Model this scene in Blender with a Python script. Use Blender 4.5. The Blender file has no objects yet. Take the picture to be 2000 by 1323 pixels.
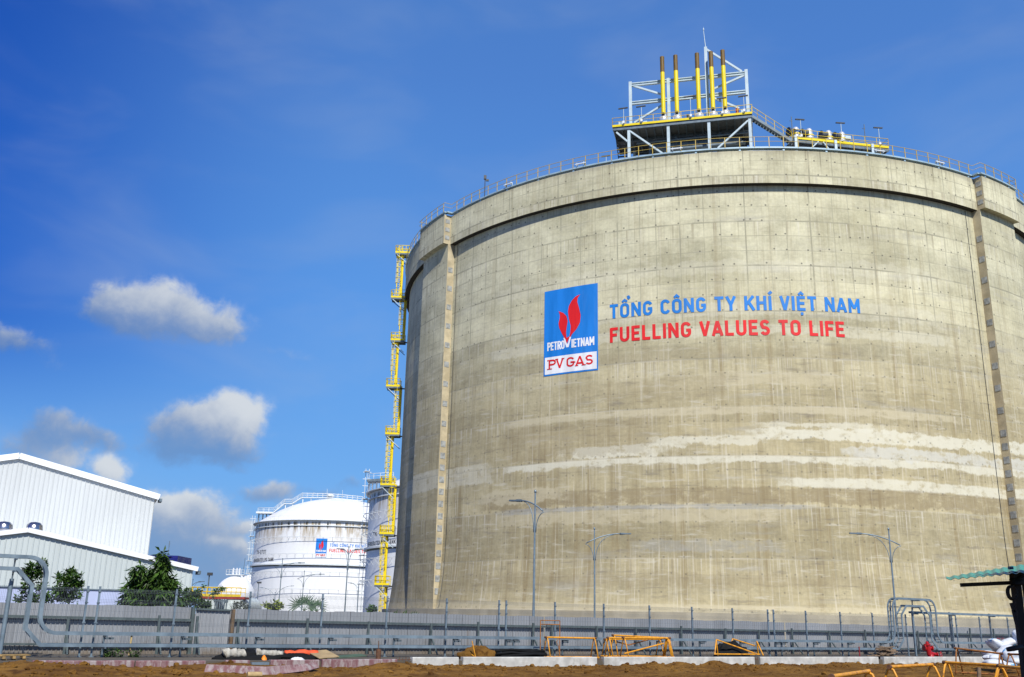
import bpy, math, random
from mathutils import Vector, Matrix, noise
random.seed(7)
scene = bpy.context.scene
COL = scene.collection
R = math.radians
# ------------------------------------------------------------------ camera
FPX, PITCH, ROLL, CZ = 1883.4, R(16.292), R(1.25), 1.8
cp, sp, cr, sr = math.cos(PITCH), math.sin(PITCH), math.cos(ROLL), math.sin(ROLL)
_r0, FWD, _u0 = Vector((1, 0, 0)), Vector((0, cp, sp)), Vector((0, -sp, cp))
RGT, UPV = _r0*cr + _u0*sr, _u0*cr - _r0*sr
EYE = Vector((0, 0, CZ))
cam = bpy.data.cameras.new('camera'); camo = bpy.data.objects.new('camera', cam); COL.objects.link(camo)
cam.sensor_width = 36; cam.lens = 36*FPX/2000; cam.clip_start = .1; cam.clip_end = 6000
B = -FWD
camo.matrix_world = Matrix(((RGT.x, UPV.x, B.x, 0), (RGT.y, UPV.y, B.y, 0), (RGT.z, UPV.z, B.z, CZ), (0, 0, 0, 1)))
scene.camera = camo
# ------------------------------------------------------------------ sun, exposure
SUN_AZ, SUN_EL = R(167.5), R(45)          # azimuth clockwise from +Y
sun = bpy.data.lights.new('sun', 'SUN'); suno = bpy.data.objects.new('sun', sun); COL.objects.link(suno)
sun.energy = 5.0; sun.angle = R(.5); sun.color = (1, .965, .895)
sdir = Vector((math.sin(SUN_AZ)*math.cos(SUN_EL), math.cos(SUN_AZ)*math.cos(SUN_EL), math.sin(SUN_EL)))
suno.rotation_euler = sdir.to_track_quat('Z', 'Y').to_euler(); suno.location = (0, -20, 60)
scene.view_settings.view_transform = 'Standard'; scene.view_settings.look = 'None'
scene.view_settings.exposure = 0.08; scene.view_settings.gamma = 1
try:
    scene.cycles.max_bounces = 6; scene.cycles.use_denoising = True
except Exception: pass


def ray(px, py):
    d = FWD + RGT*((px-1000)/FPX) - UPV*((py-661.5)/FPX)
    return d.normalized()
def at(px, py, Y):                        # the point on the sight line of a photo pixel at distance Y
    d = ray(px, py); return EYE + d*(Y/d.y)
def onz(px, py, z):
    d = ray(px, py); return EYE + d*((z-CZ)/d.z)
def hit(px, py, O, n):
    d = ray(px, py); return EYE + d*((O-EYE).dot(n)/d.dot(n))


# ------------------------------------------------------------------ node helper
class NT:
    def __init__(s, tree): s.t = tree; s.l = tree.links
    def n(s, typ, **kw):
        x = s.t.nodes.new(typ)
        for k, v in kw.items(): setattr(x, k, v)
        return x
    def inp(s, sock, v):
        if isinstance(v, bpy.types.NodeSocket): s.l.new(v, sock)
        elif v is not None:
            if hasattr(sock.default_value, '__len__') and len(sock.default_value) == 4 and len(v) == 3: v = (*v, 1)
            sock.default_value = v
    def m(s, op, a, b=None, c=None, clamp=False):
        x = s.n('ShaderNodeMath', operation=op, use_clamp=clamp)
        for i, v in enumerate((a, b, c)):
            if v is not None: s.inp(x.inputs[i], v)
        return x.outputs[0]
    def mix(s, f, a, b, mode='MIX'):
        x = s.n('ShaderNodeMix', data_type='RGBA', blend_type=mode)
        s.inp(x.inputs[0], f); s.inp(x.inputs[6], a); s.inp(x.inputs[7], b)
        return x.outputs[2]
    def noise(s, vec, scale, detail=3, rough=.55, dist=0):
        x = s.n('ShaderNodeTexNoise')
        if vec is not None: s.l.new(vec, x.inputs['Vector'])
        x.inputs['Scale'].default_value = scale; x.inputs['Detail'].default_value = detail
        x.inputs['Roughness'].default_value = rough; x.inputs['Distortion'].default_value = dist
        return x.outputs[0]
    def xyz(s, a, b, c=0.0):
        x = s.n('ShaderNodeCombineXYZ')
        for i, v in enumerate((a, b, c)): s.inp(x.inputs[i], v)
        return x.outputs[0]
    def sep(s, v):
        x = s.n('ShaderNodeSeparateXYZ'); s.l.new(v, x.inputs[0]); return x.outputs
    def ss(s, v, lo, hi, a=0.0, b=1.0):
        x = s.n('ShaderNodeMapRange', interpolation_type='SMOOTHSTEP')
        s.inp(x.inputs[0], v); s.inp(x.inputs[1], lo); s.inp(x.inputs[2], hi); s.inp(x.inputs[3], a); s.inp(x.inputs[4], b)
        return x.outputs[0]
    def white(s, vec):
        x = s.n('ShaderNodeTexWhiteNoise', noise_dimensions='3D'); s.l.new(vec, x.inputs['Vector']); return x.outputs['Value']


def newmat(name):
    m = bpy.data.materials.new(name); m.use_nodes = True
    t = NT(m.node_tree); b = m.node_tree.nodes['Principled BSDF']
    return m, t, b


def simple(name, col, rough=.6, metal=0.0, var=.18, scale=3.0, col2=None, amt=.5, bump=0.0, bscale=20, stretch=(1, 1, 1), spec=None, thr=(.45, .65)):
    m, t, b = newmat(name)
    tc = t.n('ShaderNodeTexCoord').outputs['Object']
    mp = t.n('ShaderNodeMapping'); t.l.new(tc, mp.inputs[0]); mp.inputs['Scale'].default_value = stretch
    v = mp.outputs[0]
    n1 = t.noise(v, scale, 5)
    f = t.ss(n1, .3, .7, 1-var, 1+var)
    c = t.mix(1.0, col, t.xyz(f, f, f), 'MULTIPLY')
    if col2 is not None:
        n2 = t.noise(v, scale*.6, 6, .65)
        c = t.mix(t.ss(n2, thr[0], thr[1], 0, amt), c, col2)
    t.inp(b.inputs['Base Color'], c)
    t.inp(b.inputs['Roughness'], t.ss(n1, .3, .7, max(0, rough-.08), min(1, rough+.08)))
    b.inputs['Metallic'].default_value = metal
    if spec is not None: b.inputs['Specular IOR Level'].default_value = spec
    if bump:
        bn = t.n('ShaderNodeBump'); bn.inputs['Strength'].default_value = bump
        t.l.new(t.noise(v, bscale, 5), bn.inputs['Height']); t.l.new(bn.outputs[0], b.inputs['Normal'])
    return m


# ------------------------------------------------------------------ world: Nishita sky with clouds
world = bpy.data.worlds.new('World'); scene.world = world; world.use_nodes = True
wt = NT(world.node_tree); bg = world.node_tree.nodes['Background']
sky = wt.n('ShaderNodeTexSky', sky_type='NISHITA'); sky.sun_disc = False
sky.sun_elevation = SUN_EL; sky.sun_rotation = SUN_AZ; sky.air_density = 1.0; sky.dust_density = .3; sky.ozone_density = 3.0
hs = wt.n('ShaderNodeHueSaturation'); hs.inputs['Saturation'].default_value = 1.27; hs.inputs['Value'].default_value = 1.0
wt.l.new(sky.outputs[0], hs.inputs['Color'])
wdir = wt.n('ShaderNodeTexCoord').outputs['Generated']
wx, wy, wz = wt.sep(wdir)
waz = wt.m('ARCTAN2', wx, wy); wel = wt.m('ARCSINE', wz)
warp = wt.n('ShaderNodeTexNoise'); wt.l.new(wdir, warp.inputs['Vector']); warp.inputs['Scale'].default_value = 22; warp.inputs['Detail'].default_value = 6
wr, wg, _wb = wt.sep(warp.outputs['Color'])
U = wt.m('MULTIPLY_ADD', wt.m('SUBTRACT', wr, .5), .045, waz)
V = wt.m('MULTIPLY_ADD', wt.m('SUBTRACT', wg, .5), .032, wel)
# photo pixel, half sizes, weight, brightness
CLOUDS = [(278, 600, 62, 34, 1.1, .64), (365, 626, 68, 34, 1.1, .56), (228, 610, 34, 24, .8, .50), (415, 642, 36, 15, .6, .42), (300, 638, 66, 16, .6, .36),
          (466, 800, 36, 28, 1.4, 1.04), (405, 840, 66, 34, 1.15, .58), (350, 850, 44, 28, .85, .40), (425, 882, 50, 20, .95, .14), (340, 880, 40, 14, .45, .22),
          (112, 826, 36, 27, .85, .40), (172, 862, 46, 18, .75, .30), (75, 852, 26, 20, .5, .32),
          (45, 674, 42, 18, .62, .34), (0, 652, 30, 18, .62, .38), (110, 720, 36, 12, .25, .35),
          (214, 920, 24, 17, 1.35, 1.1), (128, 903, 24, 20, .85, .75), (45, 884, 40, 18, .65, .42),
          (345, 978, 32, 13, 1.3, 1.08), (362, 1008, 52, 30, 1.05, .55), (352, 1068, 74, 46, 1.15, .24), (436, 1092, 54, 40, .95, .34), (600, 1000, 70, 16, .5, .45), (402, 1000, 26, 16, .6, .55),
          (515, 965, 36, 13, .9, .44), (625, 960, 40, 9, .5, .26), (690, 946, 26, 10, .5, .26), (487, 1030, 18, 9, .95, .85), (470, 1066, 18, 9, 1.0, .95), (420, 1056, 16, 7, .85, .95),
          (420, 915, 70, 8, .32, .3), (560, 690, 70, 10, .22, .6)]
Dacc = Bacc = None
for (px, py, ax, ay, w, br) in CLOUDS:
    d = ray(px, py); a0 = math.atan2(d.x, d.y); e0 = math.asin(d.z)
    ce = math.cos(e0)
    du = wt.m('MULTIPLY', wt.m('SUBTRACT', U, a0), FPX*ce/ax/1.25)
    dv = wt.m('MULTIPLY', wt.m('SUBTRACT', V, e0), FPX/ay/1.25)
    r2 = wt.m('MULTIPLY_ADD', du, du, wt.m('MULTIPLY', dv, dv))
    g = wt.m('MULTIPLY', wt.m('EXPONENT', wt.m('MULTIPLY', r2, -1.0)), w)
    lit = wt.m('MULTIPLY_ADD', dv, .30, wt.m('MULTIPLY_ADD', du, .12, br))
    gb = wt.m('MULTIPLY', g, lit)
    Dacc = g if Dacc is None else wt.m('ADD', Dacc, g)
    Bacc = gb if Bacc is None else wt.m('ADD', Bacc, gb)
fb = wt.noise(wdir, 46, 10, .62, .3)
fb2 = wt.noise(wdir, 14, 4, .5)
dens = wt.m('MULTIPLY_ADD', wt.m('SUBTRACT', fb, .5), 1.25, Dacc)
dens = wt.m('MULTIPLY_ADD', wt.m('SUBTRACT', fb2, .5), .5, dens)
bri = wt.m('DIVIDE', Bacc, wt.m('MAXIMUM', Dacc, .001))
bri = wt.m('MULTIPLY_ADD', wt.m('SUBTRACT', fb, .5), .55, bri)
alpha = wt.m('MULTIPLY', wt.ss(dens, .10, .92), wt.ss(Dacc, .06, .46))
alpha = wt.m('MULTIPLY', alpha, wt.ss(bri, .05, .75, .62, 1.0))
ccol = wt.mix(wt.ss(bri, .06, 1.18), (2.0, 3.3, 6.0), (9.2, 9.7, 10.2))
# clear-air colour by height above the horizon, deeper towards the left, blended over the physical sky
rmp = wt.n('ShaderNodeValToRGB'); el = rmp.color_ramp.elements
for k, (pos, c_) in enumerate(((0.0, (.235, .455, .80)), (.10, (.165, .43, .90)), (.24, (.118, .350, .86)), (.42, (.086, .245, .68)), (.75, (.050, .155, .47)))):
    e_ = el[k] if k < 2 else el.new(pos)
    e_.position = pos; e_.color = (c_[0]*.97, c_[1]*.97, c_[2]*.97, 1)
wt.l.new(wt.m('MULTIPLY', wel, 1/1.3), rmp.inputs[0])
side = wt.ss(waz, R(-36), R(-8))
grad = wt.mix(wt.m('MULTIPLY', wt.m('SUBTRACT', 1.0, side), wt.ss(wel, R(6), R(16))), rmp.outputs[0], (.10, .33, .70), 'MULTIPLY')
grad = wt.mix(1.0, grad, (14, 14, 14), 'MULTIPLY')
skyc = wt.mix(.86, hs.outputs[0], grad)
# thin high veil
veil = wt.noise(wt.xyz(wt.m('MULTIPLY', waz, 3.2), wt.m('MULTIPLY', wel, 8)), 1.3, 4, .5, .4)
va = wt.m('MULTIPLY', wt.ss(veil, .42, .80), .20)
skc = wt.mix(va, skyc, (5.6, 6.6, 8.4))
wt.l.new(wt.mix(wt.m('MULTIPLY', alpha, .93), skc, ccol), bg.inputs['Color'])
bg.inputs['Strength'].default_value = .07


# ------------------------------------------------------------------ mesh helpers
ROOT = {}
class MB:
    def __init__(s): s.v = []; s.f = []; s.sm = []; s.uv = None; s.mi = []
    def add(s, vs, fs, smooth=False, uvs=None, mi=0):
        k = len(s.v); s.v += [Vector(p) for p in vs]
        for f in fs: s.f.append(tuple(i+k for i in f)); s.sm.append(smooth); s.mi.append(mi)
        if uvs is not None:
            if s.uv is None: s.uv = [(0, 0)]*k
            s.uv += list(uvs)
        elif s.uv is not None: s.uv += [(0, 0)]*len(vs)
    def box(s, c, size, ax=None, mi=0):
        c = Vector(c); x, y, z = ax or (Vector((1, 0, 0)), Vector((0, 1, 0)), Vector((0, 0, 1)))
        a, b, d = [q/2 for q in size]
        vs = [c+x*(i*a)+y*(j*b)+z*(k*d) for k in (-1, 1) for j in (-1, 1) for i in (-1, 1)]
        s.add(vs, [(0, 2, 3, 1), (4, 5, 7, 6), (0, 1, 5, 4), (2, 6, 7, 3), (0, 4, 6, 2), (1, 3, 7, 5)], mi=mi)
    def bar(s, p, q, w, h=None, up=Vector((0, 0, 1)), mi=0):
        p, q = Vector(p), Vector(q); h = h or w; d = q-p; L = d.length
        if L < 1e-6: return
        d = d/L; x = d.cross(up)
        if x.length < 1e-3: x = d.cross(Vector((1, 0, 0)))
        x.normalize(); s.box((p+q)/2, (L, w, h), (d, x, x.cross(d)), mi)
    def tube(s, p, q, r, r2=None, n=8, mi=0):
        p, q = Vector(p), Vector(q); r2 = r if r2 is None else r2; d = (q-p)
        if d.length < 1e-6: return
        d.normalize(); x = d.orthogonal().normalized(); y = d.cross(x)
        vs = []
        for c, rr in ((p, r), (q, r2)):
            for i in range(n):
                a = 2*math.pi*i/n; vs.append(c+x*(rr*math.cos(a))+y*(rr*math.sin(a)))
        s.add(vs, [(i, (i+1) % n, n+(i+1) % n, n+i) for i in range(n)], True, mi=mi)
        s.add(vs[:n], [tuple(range(n))[::-1]], mi=mi); s.add(vs[n:], [tuple(range(n))], mi=mi)
    def path(s, pts, r, n=7, closed=False, mi=0):
        pts = [Vector(p) for p in pts]; N = len(pts); rings = []; x = None
        for i, p in enumerate(pts):
            d = (pts[(i+1) % N]-pts[i-1]) if closed or 0 < i < N-1 else (pts[1]-pts[0] if i == 0 else pts[-1]-pts[-2])
            d.normalize()
            x = d.orthogonal().normalized() if x is None else (x-d*x.dot(d)).normalized()
            y = d.cross(x); rr = r[i] if hasattr(r, '__len__') else r
            rings.append([p+x*(rr*math.cos(2*math.pi*k/n))+y*(rr*math.sin(2*math.pi*k/n)) for k in range(n)])
        vs = [v for g in rings for v in g]; fs = []
        for i in range(N if closed else N-1):
            j = (i+1) % N
            fs += [(i*n+k, i*n+(k+1) % n, j*n+(k+1) % n, j*n+k) for k in range(n)]
        if not closed: fs += [tuple(range(n))[::-1], tuple((N-1)*n+k for k in range(n))]
        s.add(vs, fs, True, mi=mi)
    def rect_path(s, pts, w, h, side, mi=0):
        """rectangular bar swept along pts; w along `side`, h across the path"""
        pts = [Vector(p) for p in pts]; N = len(pts); side = Vector(side).normalized(); rings = []
        for i, p in enumerate(pts):
            d1 = (pts[i]-pts[i-1]).normalized() if i else (pts[1]-pts[0]).normalized()
            d2 = (pts[i+1]-pts[i]).normalized() if i < N-1 else d1
            m = (d1+d2).normalized(); k = 1/max(.5, m.dot(d1)); up = side.cross(m).normalized()*k
            rings.append([p+side*(a*w/2)+up*(b*h/2) for a, b in ((-1, -1), (1, -1), (1, 1), (-1, 1))])
        vs = [v for g in rings for v in g]; fs = [(3, 2, 1, 0), tuple((N-1)*4+k for k in range(4))]
        for i in range(N-1): fs += [(i*4+k, i*4+(k+1) % 4, i*4+4+(k+1) % 4, i*4+4+k) for k in range(4)]
        s.add(vs, fs, mi=mi)
    def lathe(s, c, prof, n=48, a0=0, a1=2*math.pi, smooth=True, uvr=None, mi=0):
        c = Vector(c); full = abs(a1-a0-2*math.pi) < 1e-6; vs = []; uvs = []
        for i in range(n+1):
            a = a0+(a1-a0)*i/n
            for (r, z) in prof:
                vs.append(c+Vector((r*math.cos(a), r*math.sin(a), z))); uvs.append(((a-a0)*(uvr or 1), z))
        P = len(prof); fs = []
        for i in range(n):
            for k in range(P-1): fs.append((i*P+k, (i+1)*P+k, (i+1)*P+k+1, i*P+k+1))
        s.add(vs, fs, smooth, uvs if uvr else None, mi)
    def build(s, name, mats, parent=None, base=None):
        me = bpy.data.meshes.new(name)
        if parent is not None: L = ROOT.get(parent.name, Vector())
        elif base is not None: L = Vector(base)
        elif s.v:
            xs = [p.x for p in s.v]; ys = [p.y for p in s.v]; L = Vector(((min(xs)+max(xs))/2, (min(ys)+max(ys))/2, min(p.z for p in s.v)))
        else: L = Vector()
        me.from_pydata([tuple(p-L) for p in s.v], [], s.f)
        me.polygons.foreach_set('use_smooth', s.sm)
        mats = mats if isinstance(mats, (list, tuple)) else [mats]
        for m in mats: me.materials.append(m)
        if len(mats) > 1: me.polygons.foreach_set('material_index', s.mi)
        if s.uv is not None:
            ul = me.uv_layers.new(name='UVMap'); li = [0]*len(me.loops); me.loops.foreach_get('vertex_index', li)
            ul.data.foreach_set('uv', [c for i in li for c in s.uv[i]])
        me.update()
        o = bpy.data.objects.new(name, me); COL.objects.link(o)
        ROOT[o.name] = L
        if parent is not None: o.parent = parent
        else: o.location = L
        return o


def tag(o, label, cat, group=None, kind=None):
    if label: o['label'] = label
    if cat: o['category'] = cat
    if group: o['group'] = group
    if kind: o['kind'] = kind
    return o
def thing(name, label, cat, loc=(0, 0, 0), group=None):
    o = bpy.data.objects.new(name, None); COL.objects.link(o); o.location = loc; ROOT[o.name] = Vector(loc)
    o.empty_display_size = .5
    return tag(o, label, cat, group)
def copy_tree(o, parent=None):
    c = o.copy(); COL.objects.link(c)
    if parent is not None: c.parent = parent
    for ch in list(o.children): copy_tree(ch, c)
    return c
def struct(o): o['kind'] = 'structure'; return o
Z = Vector((0, 0, 1))

# ------------------------------------------------------------------ materials
GALV = simple('galvanised_steel', (.20, .26, .30), .42, .3, .14, 2.2, (.11, .15, .185), .5)
GALV_D = simple('weathered_galvanised_steel', (.13, .17, .20), .5, .3, .2, 2.0, (.11, .14, .16), .5)
STEEL = simple('pale_painted_steel', (.48, .58, .62), .45, 0, .08, 1.5)
STEEL_D = simple('dark_steel', (.055, .06, .065), .55, .2, .25, 2)
GRATE = simple('steel_grating', (.16, .17, .17), .6, .3, .2, 4)
YEL = simple('yellow_safety_paint', (.78, .56, .02), .42, 0, .10, 2.0, (.55, .36, .03), .35)
YELP = simple('bright_yellow_paint', (.80, .62, .005), .38, 0, .05, 1.0)
OCHRE = simple('brown_ochre_paint', (.15, .085, .01), .6, 0, .2, 2.0)
CHROME = simple('polished_cladding', (.74, .76, .78), .28, .45, .08, 3)
BYEL = simple('worn_orange_yellow_paint', (.66, .29, .015), .5, 0, .18, 6.0, (.16, .055, .02), .55, thr=(.52, .66))
BRUST = simple('rusted_yellow_paint', (.33, .13, .025), .65, 0, .25, 7.0, (.12, .045, .02), .6)
RUST = simple('rusty_steel', (.13, .06, .03), .8, .1, .35, 9)
WHITE = simple('white_paint', (.74, .75, .76), .5, 0, .03, .6)
BLACK = simple('black_plastic', (.012, .012, .013), .7, 0, .3, 8)
RED = simple('red_valve_paint', (.36, .008, .010), .35, 0, .15, 5)
BLUEP = simple('sign_blue', (.004, .19, .62), .6, 0, .12, 1.2, (.42, .38, .30), .10, stretch=(1, 1, .12), thr=(.52, .72))
LETB = simple('letter_blue', (.004, .19, .60), .6, 0, .12, 1.2, (.42, .38, .30), .10, stretch=(1, 1, .12), thr=(.52, .72))
LETR = simple('letter_red', (.68, .004, .006), .6, 0, .12, 1.2, (.42, .38, .30), .10, stretch=(1, 1, .12), thr=(.52, .72))
SIGNW = simple('sign_white', (.82, .82, .82), .6, 0, .12, 1.2, (.42, .38, .30), .10, stretch=(1, 1, .12), thr=(.52, .72))
LETK = simple('letter_black', (.015, .016, .018), .5, 0, .05, 1)
TRUNK = simple('bark', (.10, .075, .05), .85, 0, .25, 8)


def leafmat(name, c1, c2):
    m, t, b = newmat(name)
    g = t.n('ShaderNodeNewGeometry')
    r = g.outputs['Random Per Island']
    t.inp(b.inputs['Base Color'], t.mix(r, c1, c2)); b.inputs['Roughness'].default_value = .5
    b.inputs['Specular IOR Level'].default_value = .35
    return m
LEAF_D = leafmat('dark_green_leaf', (.012, .032, .005), (.06, .125, .014))
LEAF_M = leafmat('mid_green_leaf', (.03, .075, .01), (.09, .17, .03))
LEAF_Y = leafmat('yellow_green_leaf', (.12, .17, .02), (.26, .29, .05))
LEAF_P = leafmat('grey_green_palm_leaf', (.05, .10, .05), (.10, .16, .08))


def concrete(name, low=True):
    m, t, b = newmat(name)
    uv = t.n('ShaderNodeUVMap'); uv.uv_map = 'UVMap'
    u, v, _ = t.sep(uv.outputs[0])
    P2 = lambda a, c, k=0.0: t.xyz(t.m('MULTIPLY', u, a), t.m('MULTIPLY', v, c), k)
    big = t.noise(P2(.10, .16), 1, 5, .6, .4)
    mid = t.noise(P2(.5, .5, 3), 1, 6, .62)
    fine = t.noise(P2(3.5, 3.5, 5), 1, 5, .6)
    st1 = t.noise(P2(1.3, .045, 7), 1, 5, .6)
    st2 = t.noise(P2(5.0, .10, 9), 1, 4, .6)
    lowm = t.ss(v, 38, 20)                     # 1 low on the wall, 0 near the top
    c = t.mix(t.ss(big, .3, .7), (.465, .435, .285), (.66, .625, .435))
    c = t.mix(t.m('MULTIPLY', lowm, .72), c, (.375, .305, .165))
    # pour-to-pour tints
    LIFT, SUB = 4.68, 1.56
    v0 = t.m('SUBTRACT', v, 2.86)
    jag = t.m('MULTIPLY', t.m('SUBTRACT', t.noise(P2(.22, .25, 11), 1, 5, .65), .5), 1.7)
    row = t.m('FLOOR', t.m('DIVIDE', v0, LIFT))
    rowj = t.m('FLOOR', t.m('DIVIDE', t.m('ADD', v0, jag), SUB))
    uc = t.m('ADD', u, t.m('MULTIPLY', t.m('SUBTRACT', mid, .5), .06))
    cell = t.m('FLOOR', t.m('DIVIDE', uc, 6.4))
    wr_ = t.white(t.xyz(0.5, row, 1.5)); wj = t.white(t.xyz(7.5, rowj, 2.5)); wc = t.white(t.xyz(cell, t.m('FLOOR', t.m('DIVIDE', v0, SUB)), 4.5))
    k = t.m('MULTIPLY_ADD', t.m('SUBTRACT', wr_, .5), .14, 1.0)
    k = t.m('ADD', k, t.m('MULTIPLY', t.m('SUBTRACT', wj, .5), .20))
    k = t.m('ADD', k, t.m('MULTIPLY', t.m('SUBTRACT', wc, .5), .10))
    k = t.m('ADD', k, t.m('MULTIPLY', t.m('SUBTRACT', mid, .5), .75))
    k = t.m('ADD', k, t.m('MULTIPLY', t.m('SUBTRACT', fine, .5), .48))
    c = t.mix(1, c, t.xyz(k, k, t.m('MULTIPLY', k, 1.0)), 'MULTIPLY')
    # vertical run-off streaks
    sa = t.m('MULTIPLY', t.ss(st1, .50, .68), t.m('MULTIPLY_ADD', lowm, .34, .24))
    c = t.mix(sa, c, (.27, .205, .10))
    sb = t.m('MULTIPLY', t.ss(st2, .55, .70), t.m('MULTIPLY_ADD', lowm, .30, .18))
    c = t.mix(sb, c, (.74, .69, .55))
    fr_ = t.m('FRACT', t.m('DIVIDE', v0, LIFT)); st3 = t.noise(P2(2.4, .03, 15), 1, 5, .65); st4 = t.noise(P2(3.3, .03, 19), 1, 5, .65)
    c = t.mix(t.m('MULTIPLY', t.ss(st3, .52, .66), t.ss(fr_, .35, 1.0, 0, .55)), c, (.245, .20, .125))
    c = t.mix(t.m('MULTIPLY', t.ss(st4, .54, .66), t.ss(fr_, .45, 1.0, 0, .55)), c, (.68, .64, .52))
    sc_ = t.m('MULTIPLY', t.ss(st2, .46, .32), .22)
    c = t.mix(sc_, c, (.25, .20, .12))
    sm = t.noise(P2(.30, 2.0, 23), 1, 6, .68); sm2 = t.noise(P2(.12, .7, 27), 1, 5, .6)
    c = t.mix(t.m('MULTIPLY', t.ss(sm, .54, .70), t.m('MULTIPLY_ADD', lowm, .42, .22)), c, (.215, .185, .135))
    c = t.mix(t.m('MULTIPLY', t.ss(sm, .46, .32), t.m('MULTIPLY_ADD', lowm, .30, .25)), c, (.60, .56, .44))
    c = t.mix(t.ss(sm2, .55, .75, 0, .45), c, (.37, .355, .31))
    # ragged pale and dark bands: z low, z high, arc from, arc to, colour, strength
    jag2 = t.m('SUBTRACT', t.noise(P2(.55, .35, 13), 1, 6, .7), .5)
    jag3 = t.m('SUBTRACT', t.noise(P2(.08, .0, 17), 1, 3, .5), .5)
    PALE, WARM, DARK, GREY = (.70, .67, .53), (.57, .505, .34), (.235, .18, .10), (.36, .37, .36)
    bands = [] if not low else [
        (16.25, 16.90, -30, 56, PALE, .85, 1.5, .05), (16.98, 18.15, -19, -6, PALE, .85, 2.2, 1.0), (18.0, 18.8, -8, 6, PALE, .75, 2.2, 1.2),
        (18.35, 19.5, 5, 56, PALE, .9, 1.8, 1.4), (19.5, 20.1, 6, 22, PALE, .7, 1.8, 1.2), (20.85, 21.55, -30, 34, WARM, .75, .9, .05), (16.95, 17.9, 17, 50, (.62, .61, .53), .8, 2.2, 1.6),
        (14.0, 14.95, 9, 47, PALE, .85, 1.0, .7), (12.5, 14.0, -34, 44, DARK, .62, 2.2, 1.2), (13.2, 14.4, -34, -20, WARM, .75, 1.8, 1.6), (10.9, 12.05, -30, 8, WARM, .6, 1.4, .1),
        (12.02, 12.45, -30, 12, GREY, .6, .8, .4), (23.6, 24.9, 0, 16, WARM, .55, 1.6, 1.2), (22.3, 24.5, -20, 2, DARK, .22, 3, 3), (17.3, 20.8, -30, -8, DARK, .32, 3, 2),
        (28.5, 29.6, -33, 34, PALE, .42, 1.8, .3), (26.0, 27.4, -30, 20, DARK, .20, 2, 2), (2.8, 3.5, -70, 70, WARM, .7, .5, .3), (8.2, 9.2, -10, 8, GREY, .35, 1.6, 1.6), (5.0, 6.2, -34, 20, DARK, .25, 2, 2),
        (15.5, 17.6, -60, -33, PALE, .5, 1.0, .6), (30.5, 32.0, -33, 33, PALE, .3, 2, 2), (34.9, 36.2, -33, 33, PALE, .25, 2, 2)]
    for (z0, z1, f0, f1, col, s, j0, j1) in bands:
        lo = t.m('MULTIPLY_ADD', jag2, j0, t.m('MULTIPLY_ADD', jag3, j0*.8, z0)); hi = t.m('MULTIPLY_ADD', jag2, -j1, t.m('MULTIPLY_ADD', jag3, -j1, z1))
        e = .10
        w = t.m('MULTIPLY', t.ss(t.m('SUBTRACT', v, lo), -e, e), t.ss(t.m('SUBTRACT', hi, v), -e, e))
        ua = t.m('MULTIPLY_ADD', jag2, 8.0, u)
        w = t.m('MULTIPLY', w, t.m('MULTIPLY', t.ss(ua, 42*R(f0)-1.2, 42*R(f0)+1.2), t.ss(ua, 42*R(f1)+1.2, 42*R(f1)-1.2)))
        w = t.m('MULTIPLY', w, t.m('MULTIPLY', t.ss(t.noise(P2(.9, 1.2, z0), 1, 6, .7), .30, .52, .12, 1.0), s*.92))
        c = t.mix(w, c, col)
    # formwork joints
    def line(coord, period, off, wd):
        q = t.m('ABSOLUTE', t.m('SUBTRACT', t.m('WRAP', t.m('SUBTRACT', coord, off), period*.5, -period*.5), 0.0))
        return t.ss(q, wd, wd*.35)
    vj = t.m('ADD', v, t.m('MULTIPLY', t.m('SUBTRACT', mid, .5), .10))
    patch = t.ss(t.noise(P2(.35, .35, 21), 1, 4), .36, .58, .25, 1.0)
    hA = t.m('MULTIPLY', line(vj, LIFT, 2.86, .11), .70)
    hB = t.m('MULTIPLY', line(vj, SUB, 2.86, .05), t.m('MULTIPLY_ADD', lowm, -.34, .56))
    vA = t.m('MULTIPLY', line(uc, 6.4, 4.05, .095), t.m('MULTIPLY_ADD', lowm, -.34, .72))
    vB = t.m('MAXIMUM', t.m('MULTIPLY', line(uc, 6.4, 0, .065), t.m('MULTIPLY_ADD', lowm, -.28, .58)), t.m('MULTIPLY', line(uc, 6.4, 1.65, .065), t.m('MULTIPLY_ADD', lowm, -.28, .58)))
    j = t.m('MULTIPLY', t.m('MAXIMUM', t.m('MAXIMUM', hA, hB), t.m('MAXIMUM', vA, vB)), t.m('MULTIPLY', patch, t.m('MULTIPLY_ADD', lowm, -.30, 1.0)))
    c = t.mix(j, c, t.mix(t.ss(lowm, .45, .95, 0, t.ss(big, .4, .6, .2, .9)), (.27, .255, .185), (.66, .60, .46)))
    # tie holes
    cu = t.m('DIVIDE', u, 1.07); cv = t.m('DIVIDE', t.m('SUBTRACT', v, 2.2), 1.56)
    ci = t.xyz(t.m('FLOOR', cu), t.m('FLOOR', cv), 3.5)
    ju = t.white(ci); pres = t.white(t.xyz(t.m('FLOOR', cu), t.m('FLOOR', cv), 8.5))
    du = t.m('MULTIPLY', t.m('SUBTRACT', t.m('FRACT', cu), t.m('MULTIPLY_ADD', ju, .5, .25)), 1.07)
    dv = t.m('MULTIPLY', t.m('SUBTRACT', t.m('FRACT', cv), t.m('MULTIPLY_ADD', pres, .25, .35)), 1.56)
    dd = t.m('SQRT', t.m('MULTIPLY_ADD', du, du, t.m('MULTIPLY', dv, dv)))
    hole = t.m('MULTIPLY', t.ss(dd, .12, .05), t.ss(pres, .42, .47))
    c = t.mix(t.m('MULTIPLY', hole, t.m('MULTIPLY_ADD', lowm, -.35, .8)), c, (.10, .095, .08))
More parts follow.
